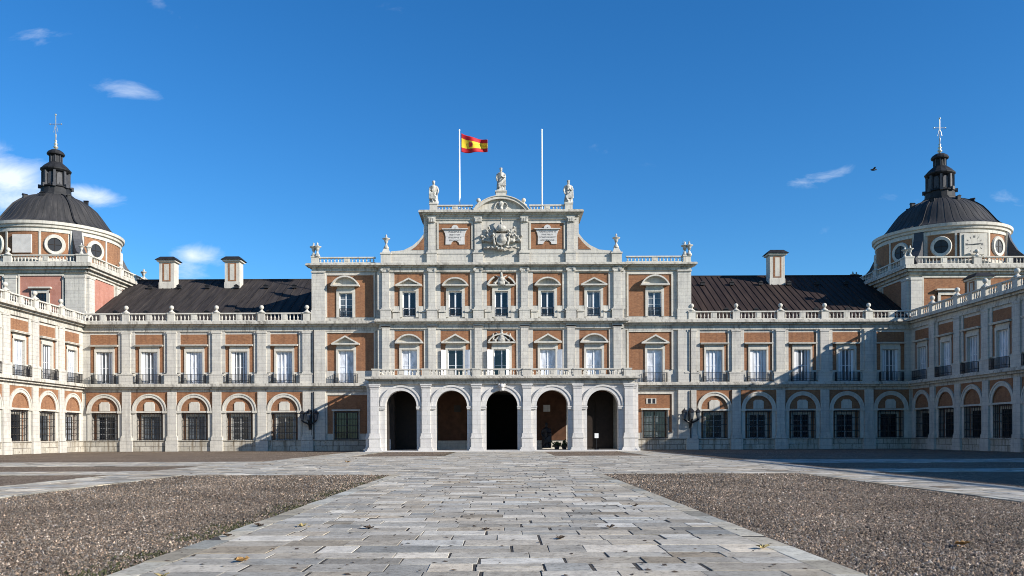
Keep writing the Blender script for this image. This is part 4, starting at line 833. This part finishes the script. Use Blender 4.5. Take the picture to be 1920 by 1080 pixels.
# ------------------------------------------------------------------ wall lamps
def wall_lamp(x, lb_):
    t = thing('wall_lamp', lb_, 'lamp', (x, 99.66, 2.55), 0, 'iron wall lamps beside the centre block')
    br = MB().tube((0, 0, .0), (0, 0, 2.1), .16, .26).box(-.16, .16, -.05, .5, .9, 2.2).tube((0, -.3, .6), (-.8, -.55, 1.0), .11, .09).tube((0, -.3, .6), (.8, -.55, 1.0), .11, .09).tube((0, -.25, .2), (0, -.9, 1.1), .13, .1).ball((0, -.2, 2.2), .24, 8)
    ob('bracket', br.mesh('bracket', IRON), t)
    for dx, dy in ((-.82, -.55), (.82, -.55), (0, -.95)):
        l = ob('lantern', MB().lathe([(.1, 1.0), (.17, 1.12), (.05, 1.14)], dx, dy, 0, 6).lathe([(.36, 1.9), (.38, 1.95), (.18, 2.2), (.06, 2.3), (.04, 2.45)], dx, dy, 0, 6).mesh('lantern', IRON), t)
        ob('lamp_glass', MB().lathe([(.15, 1.12), (.3, 1.9), (.1, 1.9)], dx, dy, 0, 6).mesh('lamp_glass', GREYG), l)
wall_lamp(X(583), 'black iron three-armed lamp on the wall left of the portico'); wall_lamp(X(1293), 'black iron three-armed lamp on the wall right of the portico')
# ------------------------------------------------------------------ small things in the arcade
def board(x, y, w_, h_, z, lb_):
    t = thing('notice_board', lb_, 'sign', (x, y, .14)); ob('panel', MB().box(-w_ / 2, w_ / 2, -.04, .04, z, z + h_).mesh('panel', PAPER), t)
    ob('stand', MB().box(-.03, .03, .0, .03, 0, z).box(-.25, .25, -.15, .15, 0, .04).mesh('stand', IRON), t)
board(X(728, 93.4), 93.4, .48, 1.15, .1, 'tall white notice board leaning inside the first arch from the left')
board(X(1118.5, 96.5), 96.5, .45, .55, 1.3, 'small white notice on a stand inside the fifth arch')
for i, (px_, lb_) in enumerate(((1044, 'dark planter nearest the dark statue inside the fourth arch'), (1058, 'dark planter nearest the right pier of the fourth arch'))):
    t = thing('planter', lb_, 'planter', (X(px_, 96), 96, .14)); ob('pot', MB().lathe([(.22, 0), (.34, .45), (.38, .5), (.3, .5)], 0, 0, 0, 12).mesh('pot', BRONZE), t)
    q = MB(); rn = random.Random(i)
    for k in range(60): c_ = Vector((rn.gauss(0, .2), rn.gauss(0, .2), .65 + rn.gauss(0, .14 + .1 * i))); d1 = Vector((rn.uniform(-1, 1), rn.uniform(-1, 1), rn.uniform(-1, 1))) * .12; d2 = d1.cross(Vector((0, 1, .3))); q.add([c_ - d1, c_ + d2, c_ + d1, c_ - d2], [(0, 1, 2, 3)])
    ob('shrub', q.mesh('shrub', plain('shrub_leaf', (.03, .05, .02), .7)), t)
# bird
bd = MB().ball((0, 0, 0), .12, 8, 0, (2.2, .8, .8)).add([(-.1, 0, 0), (.15, 0, .02), (.05, .55, .2), (-.12, .5, .18)], [(0, 1, 2, 3)]).add([(-.1, 0, 0), (.15, 0, .02), (.05, -.55, .12), (-.12, -.5, .1)], [(3, 2, 1, 0)]).ball((.28, 0, .02), .07, 6)
tag(ob('bird', bd.mesh('bird', BRONZE), None, ((1639 - HX) / F * 80, 80, EYE + (HY - 321) / F * 80)), 'small dark bird flying left of the right dome', 'bird')

# ------------------------------------------------------------------ ground
def groundmat():
    m, t, p = newmat('gravel', .95, .15)
    g = N(t, 'ShaderNodeNewGeometry')
    vo = N(t, 'ShaderNodeTexVoronoi'); vo.inputs['Scale'].default_value = 30; t.links.new(g.outputs['Position'], vo.inputs['Vector'])
    sv = N(t, 'ShaderNodeSeparateColor'); t.links.new(vo.outputs['Color'], sv.inputs[0])
    c1 = ramp(t, sv.outputs[0], ((0, (.045, .033, .024)), (.4, (.15, .114, .084)), (.75, (.27, .212, .162)), (1, (.55, .48, .40))))
    n1 = noise(t, g.outputs['Position'], .22, 7, .65); c1 = mix(t, 1.0, c1, ramp(t, n1, ((.3, (.72, .70, .68)), (.7, (1.15, 1.1, 1.04)))), 'MULTIPLY')
    n2 = noise(t, g.outputs['Position'], 5, 6, .75); c1 = mix(t, 1.0, c1, ramp(t, n2, ((.35, (.62, .6, .58)), (.65, (1.2, 1.18, 1.15)))), 'MULTIPLY')
    s = N(t, 'ShaderNodeSeparateXYZ'); t.links.new(g.outputs['Position'], s.inputs[0])
    ed = N(t, 'ShaderNodeMapRange'); ed.inputs['From Min'].default_value = -6.2; ed.inputs['From Max'].default_value = -5.0; t.links.new(s.outputs[0], ed.inputs['Value'])
    e2_ = N(t, 'ShaderNodeMapRange'); e2_.inputs['From Min'].default_value = -4.9; e2_.inputs['From Max'].default_value = -5.0; t.links.new(s.outputs[0], e2_.inputs['Value'])
    mo_ = M('MULTIPLY', M('MULTIPLY', ed.outputs[0], e2_.outputs[0], t=t), ramp(t, noise(t, g.outputs['Position'], .9, 6, .7), ((.42, (0, 0, 0)), (.6, (1, 1, 1)))), t=t)
    c1 = mix(t, mo_, c1, (.045, .05, .022))
    t.links.new(c1, p.inputs['Base Color']); bump(t, p, M('SUBTRACT', 1.0, vo.outputs['Distance'], t=t), 1.0, .03)
    return m
GRAV = groundmat()
g_ = MB().add([(-700, -200, 0), (700, -200, 0), (700, 1200, 0), (-700, 1200, 0)], [(0, 1, 2, 3)])
go = ob('ground', g_.mesh('ground', GRAV)); go['kind'] = 'structure'
def slabmat(tint):
    m, t, p = newmat('paving_stone', .92, .08)
    at_ = N(t, 'ShaderNodeAttribute'); at_.attribute_name = 'tone'; g = N(t, 'ShaderNodeNewGeometry')
    n1 = noise(t, g.outputs['Position'], 2.2, 9, .72); n2 = noise(t, g.outputs['Position'], 14, 6, .7); n3 = noise(t, g.outputs['Position'], .3, 4)
    c = mix(t, 1, at_.outputs['Color'], ramp(t, n1, ((.3, (.66, .65, .65)), (.5, (1, 1, 1)), (.7, (1.2, 1.19, 1.17)))), 'MULTIPLY')
    c = mix(t, 1, c, ramp(t, n2, ((.33, (.6, .59, .57)), (.48, (1, 1, 1)), (.7, (1.12, 1.12, 1.12)))), 'MULTIPLY')
    c = mix(t, 1, c, ramp(t, n3, ((.3, (.88, .88, .89)), (.7, (1.06, 1.05, 1.03)))), 'MULTIPLY')
    t.links.new(c, p.inputs['Base Color']); bump(t, p, M('ADD', n1, M('MULTIPLY', n2, .5, t=t), t=t), .5, .02); return m
SLAB = slabmat(1); JOINT = plain('joint_dirt', (.05, .043, .036), .95, .5, 4)
rs = np.random.RandomState(5)
def pave(name, rects, row=(.52, .82), wid=(.5, 1.25), gap=.018, along='x', edge=None):
    V = []; Fc = []; T = []
    def slab(x0, x1, y0, y1, tone):
        j = rs.uniform(-.009, .009, 8); h = .03 + rs.uniform(-.005, .005); tl = rs.uniform(-.003, .003, 2); k = len(V)
        P = [(x0 + j[0], y0 + j[1]), (x1 + j[2], y0 + j[3]), (x1 + j[4], y1 + j[5]), (x0 + j[6], y1 + j[7])]
        c = .005
        for q, (x, y) in enumerate(P): V.append((x, y, .004))
        for q, (x, y) in enumerate(P): V.append((x, y, h - c))
        sg = ((1, 1), (-1, 1), (-1, -1), (1, -1))
        for (x, y), (a_, b_) in zip(P, sg): V.append((x + a_ * c, y + b_ * c, h + tl[0] * a_ + tl[1] * b_))
        f = [(k + 8, k + 9, k + 10, k + 11)]
        for s0 in (0, 4): f += [(k + s0 + q, k + s0 + (q + 1) % 4, k + s0 + 4 + (q + 1) % 4, k + s0 + 4 + q) for q in range(4)]
        Fc.extend(f); T.extend([tone] * len(f))
    def tone():
        v = rs.normal(.365, .05)
        if rs.rand() < .14: v += .15
        if rs.rand() < .14: v -= .08
        w_ = rs.normal(0, .012); return (max(.12, v * 1.02 + w_), max(.12, v * .94), max(.12, v * .80 - w_), 1)
    for (x0, x1, y0, y1) in rects:
        if edge:
            for ex0, ex1 in ((x0, x0 + edge), (x1 - edge, x1)):
                y = y0
                while y < y1 - .01:
                    yy = min(y1, y + rs.uniform(.9, 1.6)); t_ = tone(); slab(ex0, ex1 - .012, y, yy - .015, (t_[0] * 1.02, t_[1] * 1.02, t_[2] * .98, 1)); y = yy
            x0 += edge; x1 -= edge
        y = y0
        while y < y1 - .05:
            yy = y + rs.uniform(*row)
            if y1 - yy < .35: yy = y1
            x = x0
            while x < x1 - .05:
                xx = x + rs.uniform(*wid)
                if x1 - xx < .45: xx = x1
                g2 = gap * rs.choice([.3, .6, 1, 1.6, 2.6]) if xx < x1 else gap * .5
                if rs.rand() < .12 and yy - y > .6:
                    mth = (y + yy) / 2; slab(x, xx - g2, y, mth - gap * .6, tone()); slab(x, xx - g2, mth, yy - gap * rs.uniform(.5, 1.1), tone())
                else: slab(x, xx - g2, y, yy - gap * rs.uniform(.4, 1.2), tone())
                x = xx
            y = yy
    me = bpy.data.meshes.new(name); me.from_pydata(V, [], Fc); me.materials.append(SLAB)
    ca_ = me.color_attributes.new('tone', 'FLOAT_COLOR', 'CORNER'); tl = np.array([len(f) for f in Fc]); ca_.data.foreach_set('color', np.repeat(np.array(T, dtype=np.float32), tl, axis=0).ravel())
    me.update(); o = ob(name, me); o['kind'] = 'structure'
    jb = MB()
    for (x0, x1, y0, y1) in rects: jb.add([(x0, y0, .023), (x1, y0, .023), (x1, y1, .023), (x0, y1, .023)], [(0, 1, 2, 3)])
    q = ob(name + '_bed', jb.mesh(name + '_bed', JOINT)); q['kind'] = 'structure'
pave('main_path', [(-4.95, 4.47, 1.0, 37.5), (-4.95, 4.47, 70.5, 90.6)], edge=.42)
pave('paved_square', [(-17.8, 16.7, 37.5, 57.3), (-16.5, 16.0, 57.3, 70.5)], row=(.6, .9), wid=(.7, 1.4))
pave('side_path', [(-17.8, -14.4, 1.0, 37.5), (13.2, 16.7, 1.0, 37.5), (-16.5, -12.9, 70.5, 96.5), (12.4, 16.0, 70.5, 96.5)], edge=.35)
pave('cross_path', [(-48, -17.8, 38.2, 41.8), (-48, -17.8, 49.5, 57.3), (16.7, 47, 38.2, 41.8), (16.7, 47, 51, 58)], row=(.6, .9), wid=(.7, 1.4))
# loose gravel of the near beds
def pebbles():
    def bed(x0, x1, n):
        y = 8.2 + (37.3 - 8.2) * rs.rand(n) ** 1.9; x = rs.uniform(x0, x1, n)
        k = np.abs(x) < (y * .66 + .5); return np.stack([x[k], y[k]], 1)
    P = np.concatenate([bed(-14.35, -5.0, 95000), bed(4.52, 13.15, 95000)]); n = len(P)
    base = np.array([(1, 0, 0), (.4, .85, 0), (-.6, .8, 0), (-1, -.1, 0), (-.3, -.9, 0), (.6, -.75, 0), (.15, .1, 1)], dtype=np.float32)
    fc = np.array([(0, 1, 6), (1, 2, 6), (2, 3, 6), (3, 4, 6), (4, 5, 6), (5, 0, 6)])
    s = np.clip(rs.lognormal(math.log(.0155), .36, n), .007, .04); s = s * np.clip(P[:, 1] / 20, 1, 1.7); a = rs.uniform(0, 6.28, n); el = rs.uniform(.55, 1, n); hh = rs.uniform(.5, 1.15, n)
    bx = base[None, :, 0] * s[:, None]; by = base[None, :, 1] * (s * el)[:, None]; c, d = np.cos(a)[:, None], np.sin(a)[:, None]
    j = 1 + rs.uniform(-.2, .2, bx.shape)
    vx = (bx * c - by * d) * j + P[:, 0:1]; vy = (bx * d + by * c) * j + P[:, 1:2]; vz = base[None, :, 2] * (s * hh)[:, None] + .001 + rs.uniform(0, .012, (n, 1)) * (base[None, :, 2] > 0)
    vx[:, 6] += rs.uniform(-.4, .4, n) * s; vy[:, 6] += rs.uniform(-.4, .4, n) * s
    V = np.stack([vx, vy, vz], -1).reshape(-1, 3); Fx = (fc[None] + (np.arange(n) * 7)[:, None, None]).reshape(-1, 3)
    me = bpy.data.meshes.new('loose_gravel'); me.vertices.add(len(V)); me.vertices.foreach_set('co', V.ravel().astype(np.float32))
    me.loops.add(len(Fx) * 3); me.loops.foreach_set('vertex_index', Fx.ravel().astype(np.int32)); me.polygons.add(len(Fx)); me.polygons.foreach_set('loop_start', np.arange(0, len(Fx) * 3, 3, dtype=np.int32)); me.polygons.foreach_set('loop_total', np.full(len(Fx), 3, dtype=np.int32))
    me.update(calc_edges=True); me.validate()
    v = np.clip(rs.lognormal(math.log(.12), .62, n), .02, .55); wm_ = rs.normal(1, .08, n)
    v = v * (1 + .25 * np.sin(P[:, 0] * .9 + np.sin(P[:, 1] * .5) * 2) * np.sin(P[:, 1] * .7 + P[:, 0] * .3))
    C = np.stack([v * 1.14 * wm_, v * .89, v * .66 / wm_, np.ones(n)], 1).astype(np.float32)
    ca_ = me.color_attributes.new('tone', 'FLOAT_COLOR', 'POINT'); ca_.data.foreach_set('color', np.repeat(C, 7, axis=0).ravel())
    m, t, p = newmat('pebble', .85, .25); at_ = N(t, 'ShaderNodeAttribute'); at_.attribute_name = 'tone'; t.links.new(at_.outputs['Color'], p.inputs['Base Color'])
    me.materials.append(m); o = ob('loose_gravel', me); o['kind'] = 'stuff'; tag(o, 'loose brown and grey gravel filling the near beds beside the path', 'gravel')
pebbles()
# moss and weeds at the edge of the left bed
q = MB(); rn = random.Random(2)
for k in range(4200):
    y = rn.uniform(9, 36); d = abs(rn.gauss(0, .32)); 
    if math.sin(y * 1.3) + math.sin(y * 3.1 + 1) + rn.gauss(0, .6) < .1: continue
    x = -5.0 - d; a = rn.uniform(0, 6.28); s = rn.uniform(.015, .04); h = rn.uniform(.015, .05)
    q.add([(x - s * math.cos(a), y - s * math.sin(a), 0), (x + s * math.cos(a), y + s * math.sin(a), 0), (x + rn.uniform(-.02, .02), y + rn.uniform(-.02, .02), h)], [(0, 1, 2)])
o = ob('moss', q.mesh('moss', plain('moss_green', (.05, .052, .024), .9, .4, 8))); o['kind'] = 'stuff'; tag(o, 'dark green moss along the right edge of the left gravel bed', 'moss')
# fallen leaves
LF = [plain('dry_leaf', (.30, .17, .06), .8, .3, 20), plain('pale_leaf', (.36, .28, .12), .8, .3, 20), plain('dark_leaf', (.07, .05, .035), .8, .3, 20)]
def leaf(px_, py_, s, mi, lb_):
    y = EYE * F / (py_ - HY - 0.0); y = (EYE - .03) * F / (py_ - (px_ - HX) * .0038 - HY); x = (px_ - HX) / F * y
    rn_ = random.Random(int(px_)); pts = [(0, -1), (.35, -.7), (.8, -.6), (.5, -.2), (1, .2), (.45, .25), (.4, .7), (0, 1.05), (-.4, .7), (-.5, .25), (-1, .2), (-.5, -.2), (-.8, -.6), (-.35, -.7)]
    n = len(pts); vs = [(a * s, b_ * s, .012 + s * rn_.uniform(.1, .6)) for a, b_ in pts] + [(0, 0, .01)]
    q = MB().add(vs, [(i, (i + 1) % n, n) for i in range(n)]); q.box(-.004, .004, s, s * 1.5, .005, .012)
    o = ob('leaf', q.mesh('leaf', LF[mi]), None, (x, y, .03), rn_.uniform(0, 6)); mo_ = o.modifiers.new('t', 'SOLIDIFY'); mo_.thickness = .003; tag(o, lb_, 'leaf', 'fallen leaves on the paving')
for a in ((452, 1050, .11, 0, 'curled brown leaf on the paving near the bottom left, largest of the leaves'), (302, 1078, .10, 1, 'pale yellowish leaf at the bottom edge of the photo, left part of the path'), (1430, 1033, .11, 1, 'yellow-green leaf on the right side of the main path'),
          (566, 985, .10, 1, 'pale leaf left of the middle of the path, beyond the bottom row'), (485, 984, .10, 2, 'dark leaf at the left border of the main path'), (691, 990, .11, 2, 'dark leaf lying between the pale leaf and the path centre'),
          (426, 1002, .08, 2, 'small dark leaf on the left border strip of the path'), (1050, 1012, .09, 2, 'flat dark leaf just right of the path centre'), (1143, 992, .10, 2, 'small dark curled leaf standing on a joint right of centre'),
          (652, 865, .22, 0, 'reddish leaf far off on the square before the portico, left side'), (1190, 952, .09, 2, 'tiny dark leaf near the right gravel bed'), (910, 994, .08, 2, 'tiny dark leaf just left of the path centre'), (1804, 1029, .12, 0, 'orange leaf lying on the right gravel bed')): leaf(*a)

# scraps of leaf and twig on the paving
q = MB(); rn = random.Random(11)
for k in range(900):
    y = 9 + 60 * rn.random() ** 1.3; x = rn.uniform(-4.8, 4.3) if y < 37.5 else rn.uniform(-16, 15.5); a = rn.uniform(0, 6.28); s_ = rn.uniform(.012, .045) * (1 + y / 45); e_ = rn.uniform(.25, .8)
    c_, d_ = math.cos(a) * s_, math.sin(a) * s_
    q.add([(x - c_, y - d_, .034), (x + d_ * e_, y - c_ * e_, .034 + s_ * .3), (x + c_, y + d_, .034 + s_ * .2), (x - d_ * e_, y + c_ * e_, .036)], [(0, 1, 2, 3)])
o = ob('leaf_litter', q.mesh('leaf_litter', LF[2])); o['kind'] = 'stuff'; tag(o, 'tiny dark scraps of leaf and twig scattered over the paving', 'litter')
for par, u in ((wl_, X(590)), (wr_, X(1291.5) + .15)):
    ob('downpipe', MB().tube((u, -.42, 1.4), (u, -.42, 7.1), .07).tube((u, -.42, 8.15), (u, -.42, 14.5), .07).mesh('downpipe', LEAD), par)
